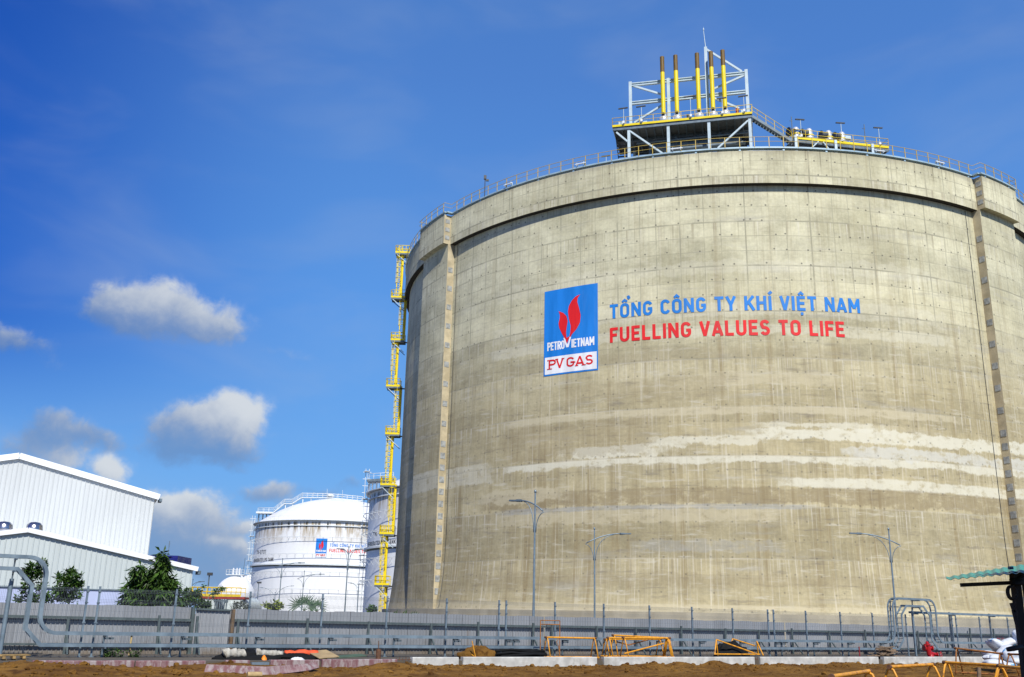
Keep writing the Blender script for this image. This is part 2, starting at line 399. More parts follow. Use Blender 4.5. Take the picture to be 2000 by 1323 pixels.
    # small dark scabs
    scab = t.m('MULTIPLY', t.ss(t.noise(P2(1.6, 2.4, 31), 1, 6, .7), .66, .74), .55)
    c = t.mix(scab, c, (.19, .165, .12))
    if not low:      # drips from the top edge of the ring
        dr = t.m('MULTIPLY', t.ss(t.noise(P2(2.2, .02, 41), 1, 4, .65), .54, .68), t.ss(v, 44.6, 47.4))
        c = t.mix(t.m('MULTIPLY', dr, .75), c, (.10, .075, .045))
        c = t.mix(t.m('MULTIPLY', t.ss(v, 47.0, 47.65), .25), c, (.16, .13, .09))
    t.inp(b.inputs['Base Color'], c)
    b.inputs['Roughness'].default_value = .88; b.inputs['Specular IOR Level'].default_value = .25
    bn = t.n('ShaderNodeBump'); bn.inputs['Strength'].default_value = .35; bn.inputs['Distance'].default_value = .05
    t.inp(bn.inputs['Height'], t.m('SUBTRACT', t.m('MULTIPLY_ADD', mid, .4, t.m('MULTIPLY', fine, .4)), t.m('MULTIPLY', j, .5)))
    t.l.new(bn.outputs[0], b.inputs['Normal'])
    return m
CONC = concrete('tank_concrete', True)
CONC_R = concrete('ring_beam_concrete', False)
CONC_S = simple('buttress_anchor_face', (.47, .40, .26), .88, 0, .2, .8, (.33, .27, .16), .5)
CONC_P = simple('grey_grout_patch', (.30, .31, .30), .9, 0, .3, 3)
CONC_C = simple('pale_cast_concrete', (.50, .495, .46), .85, 0, .22, 1.8, (.27, .25, .20), .7, thr=(.46, .66), bump=.2)


def dirt_mat():
    m, t, b = newmat('brown_earth')
    p = t.n('ShaderNodeNewGeometry').outputs['Position']
    a = t.noise(p, .35, 6, .6); f = t.noise(p, 3.0, 8, .68); g = t.noise(p, 14, 5, .7)
    c = t.mix(t.ss(a, .35, .65), (.135, .064, .012), (.225, .115, .024))
    c = t.mix(t.ss(t.noise(p, 1.1, 7, .66), .50, .64, 0, .7), c, (.075, .030, .007))
    c = t.mix(t.ss(f, .50, .68, 0, .85), c, (.055, .022, .004))
    c = t.mix(t.ss(f, .44, .28, 0, .55), c, (.29, .165, .045))
    c = t.mix(t.ss(g, .55, .75, 0, .4), c, (.06, .03, .012))
    t.inp(b.inputs['Base Color'], c); b.inputs['Roughness'].default_value = .95; b.inputs['Specular IOR Level'].default_value = .15
    bn = t.n('ShaderNodeBump'); bn.inputs['Strength'].default_value = .9; bn.inputs['Distance'].default_value = .08
    t.inp(bn.inputs['Height'], t.m('ADD', f, t.m('MULTIPLY', g, .5))); t.l.new(bn.outputs[0], b.inputs['Normal'])
    return m
DIRT = dirt_mat()
YARD = simple('dusty_gravel', (.095, .08, .06), .95, 0, .25, .5, (.06, .045, .03), .5, bump=.3)
GROUND = simple('dry_ground', (.11, .085, .05), .95, 0, .25, .2, (.12, .13, .05), .6)

# ------------------------------------------------------------------ letters: stroked sans capitals, 1 unit tall
def arc(cx, cy, rx, ry, a0, a1, n=10):
    return [(cx+rx*math.cos(R(a0+(a1-a0)*i/n)), cy+ry*math.sin(R(a0+(a1-a0)*i/n))) for i in range(n+1)]
def rloop(x0, y0, x1, y1, r):             # rounded rectangle, closed
    return arc(x1-r, y1-r, r, r, 0, 90, 6)+arc(x0+r, y1-r, r, r, 90, 180, 6)+arc(x0+r, y0+r, r, r, 180, 270, 6)+arc(x1-r, y0+r, r, r, 270, 360, 6)
S = .17; h = S/2
def glyph(ch):
    """strokes (list of points, closed) and advance width"""
    t, bt = 1-h, h
    G = {
        'T': ([([(0, t), (.56, t)], 0), ([(.28, t), (.28, 0)], 0)], .56),
        'O': ([(rloop(h, h, .60-h, t, .20), 1)], .60),
        '0': ([(rloop(h, h, .54-h, t, .18), 1)], .54),
        'N': ([([(h, 0), (h, 1)], 0), ([(.62-h, 0), (.62-h, 1)], 0), ([(h*.9, .97), (.62-h*.9, .03)], 0)], .62),
        'G': ([(arc(.30, t-.22, .30-h, .22, 15, 180, 8)+arc(.30, h+.22, .30-h, .22, 180, 360, 10)+[(.60-h, .46)], 0), ([(.60, .46), (.31, .46)], 0)], .60),
        'C': ([(arc(.30, t-.22, .30-h, .22, 15, 180, 8)+arc(.30, h+.22, .30-h, .22, 180, 345, 8), 0)], .58),
        'Y': ([([(h*.6, 1), (.30, .42)], 0), ([(.60-h*.6, 1), (.30, .42)], 0), ([(.30, .46), (.30, 0)], 0)], .60),
        'K': ([([(h, 0), (h, 1)], 0), ([(.56, 1), (.12, .42)], 0), ([(.25, .60), (.58, 0)], 0)], .60),
        'H': ([([(h, 0), (h, 1)], 0), ([(.60-h, 0), (.60-h, 1)], 0), ([(h, .52), (.60-h, .52)], 0)], .60),
        'I': ([([(h, 0), (h, 1)], 0)], S),
        'V': ([([(h*.6, 1), (.29, .02)], 0), ([(.58-h*.6, 1), (.29, .02)], 0)], .58),
        'E': ([([(h, 0), (h, 1)], 0), ([(h, t), (.52, t)], 0), ([(h, .51), (.47, .51)], 0), ([(h, bt), (.52, bt)], 0)], .52),
        'F': ([([(h, 0), (h, 1)], 0), ([(h, t), (.52, t)], 0), ([(h, .50), (.46, .50)], 0)], .50),
        'L': ([([(h, 0), (h, 1)], 0), ([(h, bt), (.50, bt)], 0)], .50),
        'A': ([([(h*.6, 0), (.31, .98)], 0), ([(.62-h*.6, 0), (.31, .98)], 0), ([(.13, .27), (.49, .27)], 0)], .62),
        'M': ([([(h, 0), (h, 1)], 0), ([(.74-h, 0), (.74-h, 1)], 0), ([(h*1.0, .97), (.37, .30)], 0), ([(.74-h, .97), (.37, .30)], 0)], .74),
        'U': ([([(h, 1)]+arc(.30, h+.22, .30-h, .22, 180, 360, 12)+[(.60-h, 1)], 0)], .60),
        'S': ([(arc(.28, t-.20, .28-h, .20, 20, 180, 8)+arc(.28, .52-.0, .19, .02, 200, 270, 2)[1:2]+arc(.28, h+.20, .28-h, .21, 75, 0, 5)+arc(.28, h+.20, .28-h, .20, 0, -160, 8), 0)], .56),
        'R': ([([(h, 0), (h, 1)], 0), ([(h, t), (.34, t)]+arc(.34, t-.21, .20, .21, 90, -90, 8)+[(h, t-.42)], 0), ([(.32, .46), (.54, 0)], 0)], .58),
        'P': ([([(h, 0), (h, 1)], 0), ([(h, t), (.34, t)]+arc(.34, t-.22, .21, .22, 90, -90, 8)+[(h, t-.44)], 0)], .57),
        'D': ([([(h, 0), (h, 1)], 0), ([(h, t), (.30, t)]+arc(.30, .5, .22, .5-h, 90, -90, 12)+[(h, bt)], 0)], .60),
        '1': ([([(.22, 0), (.22, 1)], 0), ([(.0, .78), (.22, .95)], 0)], .34),
        '7': ([([(0, t), (.52, t)], 0), ([(.46, t), (.16, 0)], 0)], .52),
        '8': ([(rloop(h+.02, .48, .54-h-.02, t, .16), 1), (rloop(h, h, .54-h, .52, .17), 1)], .54),
        '6': ([(rloop(h, h, .54-h, .58, .18), 1), ([(h, .3), (h, .72)]+arc(.27, .72, .27-h, .2, 180, 60, 6), 0)], .54),
        '-': ([([(0, .44), (.30, .44)], 0)], .30),
        ' ': ([], .24),
    }
    return G[ch]
ACC = {'Ổ': ('O', [([(.14, 1.10), (.30, 1.24), (.46, 1.10)], 0), ([(.47, 1.43), (.57, 1.46), (.61, 1.38), (.52, 1.29)], 0)]),
       'Ô': ('O', [([(.14, 1.10), (.30, 1.25), (.46, 1.10)], 0)]),
       'Í': ('I', [([(.02, 1.12), (.20, 1.30)], 0)]),
       'Ệ': ('E', [([(.12, 1.10), (.27, 1.25), (.42, 1.10)], 0), ([(.20, -.22), (.36, -.22)], 0)])}
def letters(text, width, height, stroke=1.0, gap=.15):
    """flat stroke outlines, list of (quads, layer); scaled so the text is `width` long and `height` tall"""
    x = 0; raw = []; word = 0
    for ch in text:
        base, extra = ACC.get(ch, (ch, [])); word += ch == ' '
        st, w = glyph(base)
        for i, (pts, cl) in enumerate(st+extra):
            raw.append(([(x+a, b) for a, b in pts], cl, i, S*stroke*(.8 if i >= len(st) and len(pts) > 2 else 1), word))
        x += w+gap
    k = width/(x-gap); out = []
    for pts, cl, layer, sw, wd in raw:
        n = len(pts); L = []; Rr = []
        # scale to final size first so strokes keep their width
        P = [Vector((a*k, b*height)) for a, b in pts]; hw = sw*height/2
        for i in range(n):
            if cl: a, c = P[i-1], P[(i+1) % n]
            else: a, c = P[max(i-1, 0)], P[min(i+1, n-1)]
            d1 = (P[i]-a); d2 = (c-P[i])
            d1 = d1.normalized() if d1.length > 1e-9 else d2.normalized(); d2 = d2.normalized() if d2.length > 1e-9 else d1
            m = (d1+d2).normalized(); nn = Vector((-m.y, m.x)); kk = 1/max(.6, m.dot(d1))
            L.append(P[i]+nn*hw*kk); Rr.append(P[i]-nn*hw*kk)
        for i in range(n if cl else n-1):
            j = (i+1) % n
            q = [Rr[i], Rr[j], L[j], L[i]]
            segs = max(1, int((q[1]-q[0]).length/.5)) if height > .8 else 1
            for s_ in range(segs):
                f0, f1 = s_/segs, (s_+1)/segs
                out.append(([q[0].lerp(q[1], f0), q[0].lerp(q[1], f1), q[3].lerp(q[2], f1), q[3].lerp(q[2], f0)], layer, wd))
    return out


# ------------------------------------------------------------------ vertical cylinders seen from the camera
class Cyl:
    def __init__(s, c): s.c = Vector((c[0], c[1], 0)); s.a0 = math.atan2(-c[1], -c[0])
    def ang(s, phi): return s.a0+R(phi)
    def P(s, phi, r, z): a = s.ang(phi); return Vector((s.c.x+r*math.cos(a), s.c.y+r*math.sin(a), z))
    def frame(s, phi): a = s.ang(phi); n = Vector((math.cos(a), math.sin(a), 0)); return n, Vector((-n.y, n.x, 0))
    def write(s, mb, text, phi0, r, z, width, height, stroke=1.0, gap=.15, step=.004, only=None):
        for q, layer, wd in letters(text, width, height, stroke, gap):
            if only is not None and wd != only: continue
            vs = [s.P(phi0+math.degrees(p.x/r), r+step*layer, z+p.y) for p in q]
            mb.add(vs, [(0, 1, 2, 3)])
    def shell(s, mb, r, f0, f1, z0, z1, n=None, uvr=None):
        n = n or max(2, int(abs(f1-f0)/1.0)); vs = []; uv = []
        for i in range(n+1):
            f = f0+(f1-f0)*i/n
            for z in (z0, z1): vs.append(s.P(f, r, z)); uv.append((R(f)*42, z))
        mb.add(vs, [(2*i, 2*i+2, 2*i+3, 2*i+1) for i in range(n)], True, uv if uvr else None)

# ================================================================== setting
struct((lambda m: (m.add([(-3000, -200, -.4), (3000, -200, -.4), (3000, 4000, -.4), (-3000, 4000, -.4)], [(0, 1, 2, 3)]), m)[1])(MB()).build('ground', GROUND, base=(0, 0, -.4)))
CA = Vector((-3.72, 39.7, 0)); CD = Vector((.855, .52, 0)).normalized(); CN = Vector((-CD.y, CD.x, 0))     # curb line, CN points away from the camera
FA = Vector((-15.2, 36.85, 0)); FB = Vector((33.72, 68.1, 0)); FD = (FB-FA).normalized(); FN = Vector((-FD.y, FD.x, 0))
def online(px, py, A, D):                 # sight line meets the vertical plane through A along D
    n = Vector((-D.y, D.x, 0)); return hit(px, py, A, n)
def strip(px, off=1.0, z=.2):             # point on the strip behind the curb
    p = online(px, 1280, CA+CN*off, CD); return Vector((p.x, p.y, z))
YZ = .2
m = MB()
a, b_ = CA+CN*.1-CD*60, CA+CN*.1+CD*120
m.add([(a.x, a.y, YZ), (b_.x, b_.y, YZ), (b_.x+CN.x*500, b_.y+CN.y*500, YZ), (a.x+CN.x*500, a.y+CN.y*500, YZ)], [(0, 1, 2, 3)])
m.add([(a.x, a.y, YZ), (b_.x, b_.y, YZ), (b_.x, b_.y, -.4), (a.x, a.y, -.4)], [(3, 2, 1, 0)])
struct(m.build('yard', YARD))
# uneven earth in front of the curb
def dirt_h(s, tt):
    n1 = noise.fractal(Vector((s*.35, tt*.35, 1.7)), .9, 2.1, 5)
    n2 = noise.noise(Vector((s*.9, tt*.9, 4.2)))
    n3 = noise.fractal(Vector((s*2.2, tt*2.2, 8.8)), .8, 2.1, 3)
    hgt = -.02+.06*n1+.05*n3+.04*noise.noise(Vector((s*3.1, tt*3.1, 2.2)))
    near = math.exp(-((tt-.75)/.6)**2)                   # heap along the curb
    left = 1/(1+math.exp((s-2.0)/2.0))
    hgt += near*(left*(.02+.16*max(0, n2-.02)+.06*n1)+(1-left)*(-.02+.10*max(0, n2-.2)))
    hgt += left*.05*math.exp(-((tt-2.4)/1.6)**2)
    for (hs, ht, hr, hh) in HEAPS: hgt += hh*math.exp(-((s-hs)**2+(tt-ht)**2)/hr**2)
    if tt < .3: hgt = min(hgt, .24)
    return hgt
def sco(px): return (online(px, 1290, CA, CD)-CA).dot(CD)
HEAPS = [(sco(1308), .8, .55, .22), (sco(1372), .8, .6, .24), (sco(1255), .7, .6, .10), (sco(760), .7, .8, .18), (sco(850), 1.2, 1.2, .05), (sco(430), .9, 1.2, .16), (sco(320), .9, .8, .10), (sco(30), .8, 1.6, .22), (sco(1640), .7, 1.0, .10)]
m = MB(); ss_ = [-40+.2*i for i in range(470)]; tts = [.02+.11*i for i in range(40)]+[4.4+.3*i for i in range(30)]+[13.5+1.0*i for i in range(22)]
vs = []
for tt in tts:
    for s_ in ss_:
        p = CA+CD*s_-CN*tt; vs.append((p.x, p.y, dirt_h(s_, tt)))
W_ = len(ss_)
m.add(vs, [(i*W_+j, i*W_+W_+j, i*W_+W_+j+1, i*W_+j+1) for i in range(len(tts)-1) for j in range(W_-1)], True)
rc = random.Random(21)
for i in range(1500):
    s_ = rc.uniform(-16, 32); tt = .25+abs(rc.gauss(0, 3.0)); q = CA+CD*s_-CN*tt; rr = min(.13, .022+rc.expovariate(28)); zz_ = dirt_h(s_, tt)
    vs = []
    for jj in range(4):
        e = -.3+jj*.62; n_ = 6
        for k in range(n_): a = k*math.pi/3+jj*.5; f = rr*rc.uniform(.7, 1.3)*math.cos(min(e, 1.45)); vs.append((q.x+f*math.cos(a), q.y+f*math.sin(a), zz_+rr*.8*math.sin(e)))
    m.add(vs, [(6*jj+k, 6*jj+(k+1) % 6, 6*jj+6+(k+1) % 6, 6*jj+6+k) for jj in range(3) for k in range(6)]+[(18, 19, 20, 21, 22, 23)])
o = struct(m.build('dirt', DIRT, base=CA))

# ================================================================== the concrete tank
TD, TAZ = 133.07, R(11.953)
T = Cyl((TD*math.sin(TAZ), TD*math.cos(TAZ))); RW = 42.0; RR = 42.646; ZT, ZB, Z0 = 47.69, 44.13, 2.80
tank = thing('storage_tank', 'huge round bare concrete gas storage tank streaked with beige and brown stains', 'storage tank', T.c+Vector((0, 0, YZ)))
m = MB(); zs = [2.8, 3.4, 4.2, 5.2, 6.5, 8.2, 10.5, 14, 20, 28, 36, ZB+.3]
nphi = 400; vs = []; uv = []
for i in range(nphi+1):
    f = -180+360*i/nphi
    for z in zs:
        fl = .62*max(0, (11-z)/8.2)**2.0
        vs.append(T.P(f, RW+fl, z)); uv.append((R(f)*42, z))
k = len(zs)
m.add(vs, [(i*k+j, i*k+k+j, i*k+k+j+1, i*k+j+1) for i in range(nphi) for j in range(k-1)], True, uv)
m.build('wall', CONC, tank)
LB, RB = (-52.2, -43.4), (41.4, 50.0)
m = MB()
def ringpiece(mb, f0, f1, r, z0, z1, n, rin=41.0):
    T.shell(mb, r, f0, f1, z0, z1, n, 1)
    vs = []
    for i in range(n+1):
        f = f0+(f1-f0)*i/n; vs += [T.P(f, rin, z0), T.P(f, r, z0), T.P(f, rin, z1), T.P(f, r, z1)]
    uvs = [(R(f0+(f1-f0)*(i//4)/n)*42, (z0 if i % 4 < 2 else z1)) for i in range(len(vs))]
    mb.add(vs, [(4*i, 4*i+4, 4*i+5, 4*i+1) for i in range(n)]+[(4*i+3, 4*i+7, 4*i+6, 4*i+2) for i in range(n)]+[(0, 1, 3, 2), (4*n+2, 4*n+3, 4*n+1, 4*n)], False, uvs)
for f0, f1 in ((-180, -40), (-40, 40), (40, 180)): ringpiece(m, f0, f1, RR, ZB, ZT, max(2, int((f1-f0))))
m.build('ring_beam', CONC_R, tank)
m = MB(); m.lathe((T.c.x, T.c.y, 0), [(RW-.2, ZB-.006), (RR-.015, ZB-.006)], 360, smooth=False); m.build('ring_soffit', simple('painted_shade_soffit', (.035, .032, .028), .95, 0, .2, .4), tank)  # shade under the ring beam put into the near-black colour
def block(mb, f0, f1, ri, ro, z0, z1, n=8):
    """buttress body: an outward step of the wall between two angles"""
    vs = []; uv = []
    for i in range(n+1):
        f = f0+(f1-f0)*i/n
        for r, z in ((ri, z0), (ro, z0), (ro, z1), (ri, z1)): vs.append(T.P(f, r, z)); uv.append((R(f)*42+(0 if r == ro else .3), z))
    fs = []
    for i in range(n):
        a = 4*i; fs += [(a+1, a+5, a+6, a+2), (a, a+4, a+5, a+1), (a+2, a+6, a+7, a+3)]
    mb.add(vs, fs, False, uv)
DB = .92
for f0, f1, side in ((*LB, 1), (*RB, -1)):
    m = MB(); block(m, f0, f1, RW-.3, RW+DB, 2.8, ZB-.0, 8)
    bt = m.build('buttress', CONC, tank)
    for f in (f0, f1):
        m = MB(); q = [T.P(f, RW-.3, 2.8), T.P(f, RW+DB, 2.8), T.P(f, RW+DB, ZB), T.P(f, RW-.3, ZB)]
        m.add(q, [(0, 1, 2, 3)] if f == f1 else [(3, 2, 1, 0)]); m.build('anchor_face', CONC_S, bt)
    fi = f1 if side > 0 else f0
    n_, u_ = T.frame(fi); zz = 4.6
    while zz < ZB-1:
        mp = MB(); mp.box(T.P(fi, RW+DB*.52, zz)+u_*(.008*side), (.60, .05, .62 if zz > 22 else .66), (n_, u_, Z))
        mp.build('grout_patch', CONC_P, bt)
        zz += 2.28 if zz > 20 else 1.32
    m = MB(); block(m, f0-.0, f1+.0, RR-.3, RR+DB, ZB-.02, ZT+.01, 8)
    bb = m.build('ring_beam_block', CONC_R, tank)
    for f in (f0, f1):
        m = MB(); q = [T.P(f, RR-.3, ZB-.02), T.P(f, RR+DB, ZB-.02), T.P(f, RR+DB, ZT+.01), T.P(f, RR-.3, ZT+.01)]
        m.add(q, [(0, 1, 2, 3)] if f == f1 else [(3, 2, 1, 0)]); m.build('anchor_face', CONC_S, bb)
    for zz in (ZB+.75, ZB+1.75, ZB+2.8):
        mp = MB(); mp.box(T.P(fi, RR+DB*.5, zz)+u_*(.008*side), (.6, .05, .5), (n_, u_, Z)); mp.build('grout_patch', CONC_P, bb)
m = MB(); m.lathe((T.c.x, T.c.y, 0), [(41, 2.8), (43.35, 2.8), (43.35, YZ)], 200, uvr=42, smooth=False)
m.build('footing', simple('footing_concrete', (.44, .39, .28), .88, 0, .15, .5, (.30, .25, .16), .5, stretch=(1, 1, .3)), tank)
m = MB(); prof = []
for i in range(13):
    a = i/12; prof.append((41.2*a, ZT-.6+8.2*(1-a*a)))
m.lathe((T.c.x, T.c.y, 0), prof[::-1], 120); m.build('dome_roof', simple('roof_concrete', (.42, .40, .34), .9), tank)
# edge walkway and handrail round the rim, stepping out at the buttresses
def rimr(f):
    return RR+.12+(DB if (LB[0]-.2 < f < LB[1]+.2 or RB[0]-.2 < f < RB[1]+.2) else 0)
fl = []
f = -104.0
while f < 104: fl.append(f); f += 1.95
for e in (LB[0]-.21, LB[0]-.19, LB[1]+.19, LB[1]+.21, RB[0]-.21, RB[0]-.19, RB[1]+.19, RB[1]+.21): fl.append(e)
fl = sorted(q for q in fl)
m = MB()
pts = [T.P(f, rimr(f)-.25, ZT+.30) for f in fl]
for a, c in zip(pts, pts[1:]): m.bar(a, c, .5, .16)
for f in fl[::3]: m.box(T.P(f, rimr(f)-.2, ZT+.12), (.2, .2, .26), (*T.frame(f), Z))
m.build('edge_walkway', simple('pale_blue_painted_steel', (.34, .47, .54), .45, .1, .08, 1), tank)
m = MB()
for zz, rr in ((1.45, .032), (.95, .026)):
    m.path([T.P(f, rimr(f), ZT+zz) for f in fl], rr, 6)
for i, f in enumerate(fl):
    if min(abs(f-e) for e in (LB[0]-.21, LB[1]+.21, RB[0]-.21, RB[1]+.21)) < .05 or (i and f-fl[i-1] < .5): continue
    n_, u_ = T.frame(f); m.box(T.P(f, rimr(f), ZT+.90), (.05, .075, 1.1), (n_, u_, Z))
m.build('handrail', simple('faded_yellow_rail_paint', (.50, .36, .07), .5, 0, .1, 2), tank)
# painted logo panel and lettering
def logo(cyl, r, f0, f1, z0, z1, parent, sc_=1.0):
    """blue panel with a red flame of two tongues, white and red wording, white lower field"""
    H = z1-z0; zs_ = z0+H*.213; st = .012*sc_
    w = R(f1-f0)*r
    m = MB(); cyl.shell(m, r, f0, f1, z0, z1, 12); pan = m.build('logo_panel', BLUEP, parent)
    pf = .022
    m = MB(); cyl.shell(m, r+st, f0+(f1-f0)*pf, f1-(f1-f0)*pf, z0+H*.017, zs_, 12); m.build('white_field', SIGNW, pan)
    X = lambda x: f0+(f1-f0)*x
    def poly(mb, pts, lay):
        # fill between a left and a right edge
        L, Q = pts
        vs = [cyl.P(X(x), r+st*lay, z0+H*y) for x, y in L]+[cyl.P(X(x), r+st*lay, z0+H*y) for x, y in Q]; n = len(L)
        mb.add(vs, [(i, n+i, n+i+1, i+1) for i in range(n-1)])
    m = MB()
    # tall tongue (left edge, right edge) then short tongue, fractions of the panel width and height
    poly(m, ([(0.485, 0.398), (0.503, 0.471), (0.512, 0.54), (0.476, 0.629), (0.458, 0.716), (0.476, 0.779), (0.529, 0.838), (0.6, 0.879), (0.686, 0.897)], [(0.496, 0.397), (0.533, 0.442), (0.622, 0.498), (0.682, 0.567), (0.694, 0.651), (0.664, 0.739), (0.631, 0.812), (0.639, 0.857), (0.687, 0.898)]), 1)
    poly(m, ([(0.437, 0.37), (0.405, 0.405), (0.348, 0.469), (0.297, 0.538), (0.282, 0.593), (0.306, 0.656), (0.307, 0.693), (0.284, 0.735)], [(0.451, 0.368), (0.433, 0.418), (0.425, 0.478), (0.44, 0.541), (0.455, 0.604), (0.432, 0.665), (0.373, 0.707), (0.286, 0.736)]), 2)
    poly(m, ([(.443, .345), (.425, .375), (.420, .405)], [(.446, .345), (.470, .385), (.498, .425)]), 3)
    m.build('flame_emblem', LETR, pan)
    m = MB()
    ww = w; zz = z0+H*.288; hh = H*.098
    cyl.write(m, 'PETRO', X(.070), r+st, zz, ww*.325, hh, 1.0, .10, st*.4)
    cyl.write(m, 'IETNAM', X(.530), r+st, zz, ww*.405, hh, 1.0, .10, st*.4)
    poly(m, ([(.430, .300), (.375, .415)], [(.470, .300), (.420, .415)]), 1.3); poly(m, ([(.445, .300), (.492, .415)], [(.475, .300), (.520, .415)]), 1.6)
    m.build('white_wording', SIGNW, pan)
    m = MB(); zz = z0+H*.072; hh = H*.098
    cyl.write(m, 'PV', X(.09), r+st*2, zz, ww*.29, hh*1.12, 1.05, .04, st*.4); m.build('red_wording', LETR, pan); m = MB(); cyl.write(m, 'GAS', X(.43), r+st*2, zz, ww*.49, hh*1.12, 1.05, .05, st*.4)
    def serif(x0, x1, y): cyl.shell(m, r+st*4, X(x0), X(x1), y, y+hh*.09, 1)
    for x0, x1, yy in ((.595, .655, 0), (.715, .79, 0), (.555, .605, .44)): serif(x0, x1, zz+hh*yy)
    m.build('red_wording', LETR, pan); m = MB()
    for x0, x1, yy in ((.07, .165, 0), (.07, .10, 1.03), (.225, .285, 1.03), (.345, .40, 1.03)): serif(x0, x1, zz+hh*yy)
    m.build('letter_serif', LETR, pan)
    return pan
logo(T, RW+.03, -23.25, -14.85, 25.82, 34.98, tank)
for k in range(6): m = MB(); T.write(m, 'TỔNG CÔNG TY KHÍ VIỆT NAM', -13.1, RW+.03, 31.00, 42*R(33.35), 1.46, 1.16, .15, only=k); m.build('blue_lettering', LETB, tank)
for k in range(4): m = MB(); T.write(m, 'FUELLING VALUES TO LIFE', -13.1, RW+.03, 28.50, 42*R(30.95), 1.52, 1.16, .15, only=k); m.build('red_lettering', LETR, tank)
# lightning conductor wires down the wall
for f in (LB[1]+1.0, RB[0]-1.6): m = MB(); m.path([T.P(f, RW+.05+.62*max(0, (11-z)/8.2)**2, z) for z in (ZB, 36, 28, 20, 14, 10.5, 8.2, 6.5, 5.2, 4.2, 3)], .025, 5); m.build('conductor_wire', STEEL_D, tank)

# ================================================================== steel platform with vent stacks on the tank roof
PN, PU = T.frame(-2); PO = T.P(-2, 40.5, 0)
def H(px, py, nn=0.0): return hit(px, py, PO+PN*nn, PN)
def Q(u, nn, z): return PO+PU*u+PN*nn+Z*(ZT+z)
def rail(mb, pts, ht=1.05, step=1.5, r=.028, mid=True):
    """handrail along a polyline of floor points"""
    for hh, rr in ((ht, r*1.1), (ht*.52, r*.9)) if mid else ((ht, r*1.1),): mb.path([Vector(p)+Z*hh for p in pts], rr, 6)
    for a, c in zip(pts, pts[1:]):
        a, c = Vector(a), Vector(c); n = max(1, round((c-a).length/step))
        for i in range(n+1): p = a.lerp(c, i/n); mb.tube(p, p+Z*ht, r, n=6)
def lamp_mast(parent, p, ht=2.1, w=1.0, d=PU):
    m = MB(); m.tube(p, p+Z*ht, .035, n=6); o = m.build('light_mast', STEEL, parent)
    m = MB(); m.bar(p+Z*ht-d*w*.55, p+Z*(ht+.05)+d*w*.45, .16, .10); m.build('lamp_head', STEEL_D, o)
    m = MB(); m.box(p+Z*.3+PN*.12, (.22, .16, .26), (PU, PN, Z)); m.build('switch_box', WHITE, o)
vent = thing('vent_platform', 'pale steel platform with yellow vent stacks above the concrete tank rim', 'steel platform', Q(0, -2.5, 0))
cols = [-6.0, -1.85, 2.35, 6.5]
for u in cols:
    for nn in (0, -5.2):
        m = MB(); m.bar(Q(u, nn, -.3), Q(u, nn, 4.72), .30, .30, PU); m.build('column', STEEL, vent)
m = MB()
for nn in (.15, -2.6, -5.4): m.bar(Q(-7.7, nn, 4.68), Q(6.75, nn, 4.68), .18, .34)
for i in range(18): u = -7.6+i*.84; m.bar(Q(u, .1, 4.66), Q(u, -5.4, 4.66), .10, .26)
m.build('deck_beam', GALV_D, vent)
m = MB(); m.box(Q(-.48, -2.65, 4.90), (14.5, 5.9, .07), (PU, PN, Z)); m.build('deck', GRATE, vent)
m = MB(); m.bar(Q(-7.73, .33, 4.98), Q(6.78, .33, 4.98), .04, .24); m.bar(Q(-7.73, .33, 4.98), Q(-7.73, -5.6, 4.98), .04, .24); m.bar(Q(6.78, -1.6, 4.98), Q(6.78, -5.6, 4.98), .04, .24)
m.build('toe_plate', YELP, vent)
m = MB(); rail(m, [Q(-7.73, -5.5, 4.94), Q(-7.73, .33, 4.94), Q(6.78, .33, 4.94)], .98, 1.45); rail(m, [Q(-7.7, -5.5, 4.94), Q(6.78, -5.5, 4.94)], .98, 1.45); m.build('handrail', YEL, vent)
for a, c, nn in (((1231, 257), (1294, 300), .1), ((1461, 236), (1402, 290), .1), ((1204, 259), (1226, 277), .1)):
    m = MB(); m.bar(H(*a, nn), H(*c, nn), .17, .17); m.build('brace', STEEL, vent)
# upper frame
UF = -1.6
fr = [((1234, 248), (1231, 161)), ((1309, 240), (1305, 154)), ((1384, 226), (1378, 93)), ((1463, 212), (1457, 137))]
for a, c in fr:
    m = MB(); p0, p1 = H(*a, UF), H(*c, UF); p0 = Vector((p1.x, p1.y, ZT+4.9)); m.bar(p0, p1, .32, .32, PU); m.build('upright', STEEL, vent)
for a, c in (((1233, 164), (1457, 141)), ((1234, 200), (1460, 177))):
    m = MB(); m.bar(H(*a, UF), H(*c, UF), .26, .10); m.bar(H(*a, UF)-Z*.3, H(*c, UF)-Z*.3, .26, .08); m.bar(H(*a, UF)-Z*.15, H(*c, UF)-Z*.15, .06, .26); m.build('cross_beam', STEEL, vent)
for a, c in (((1236, 168), (1296, 186)), ((1239, 240), (1296, 204)), ((1455, 147), (1392, 175)), ((1392, 191), (1444, 212)), ((1380, 97), (1449, 140))):
    m = MB(); m.bar(H(*a, UF), H(*c, UF), .17, .20); m.build('brace', STEEL, vent)
m = MB(); p = H(1378, 93, UF); m.tube(p, H(1374, 60, UF), .05, .03, n=6); m.tube(H(1374, 60, UF), H(1374, 53, UF), .03, .012, n=6); m.lathe(H(1374, 58, UF), [(0, .18), (.07, .1), (.07, -.1), (0, -.18)][::-1], 8); m.build('lightning_rod', STEEL, vent)
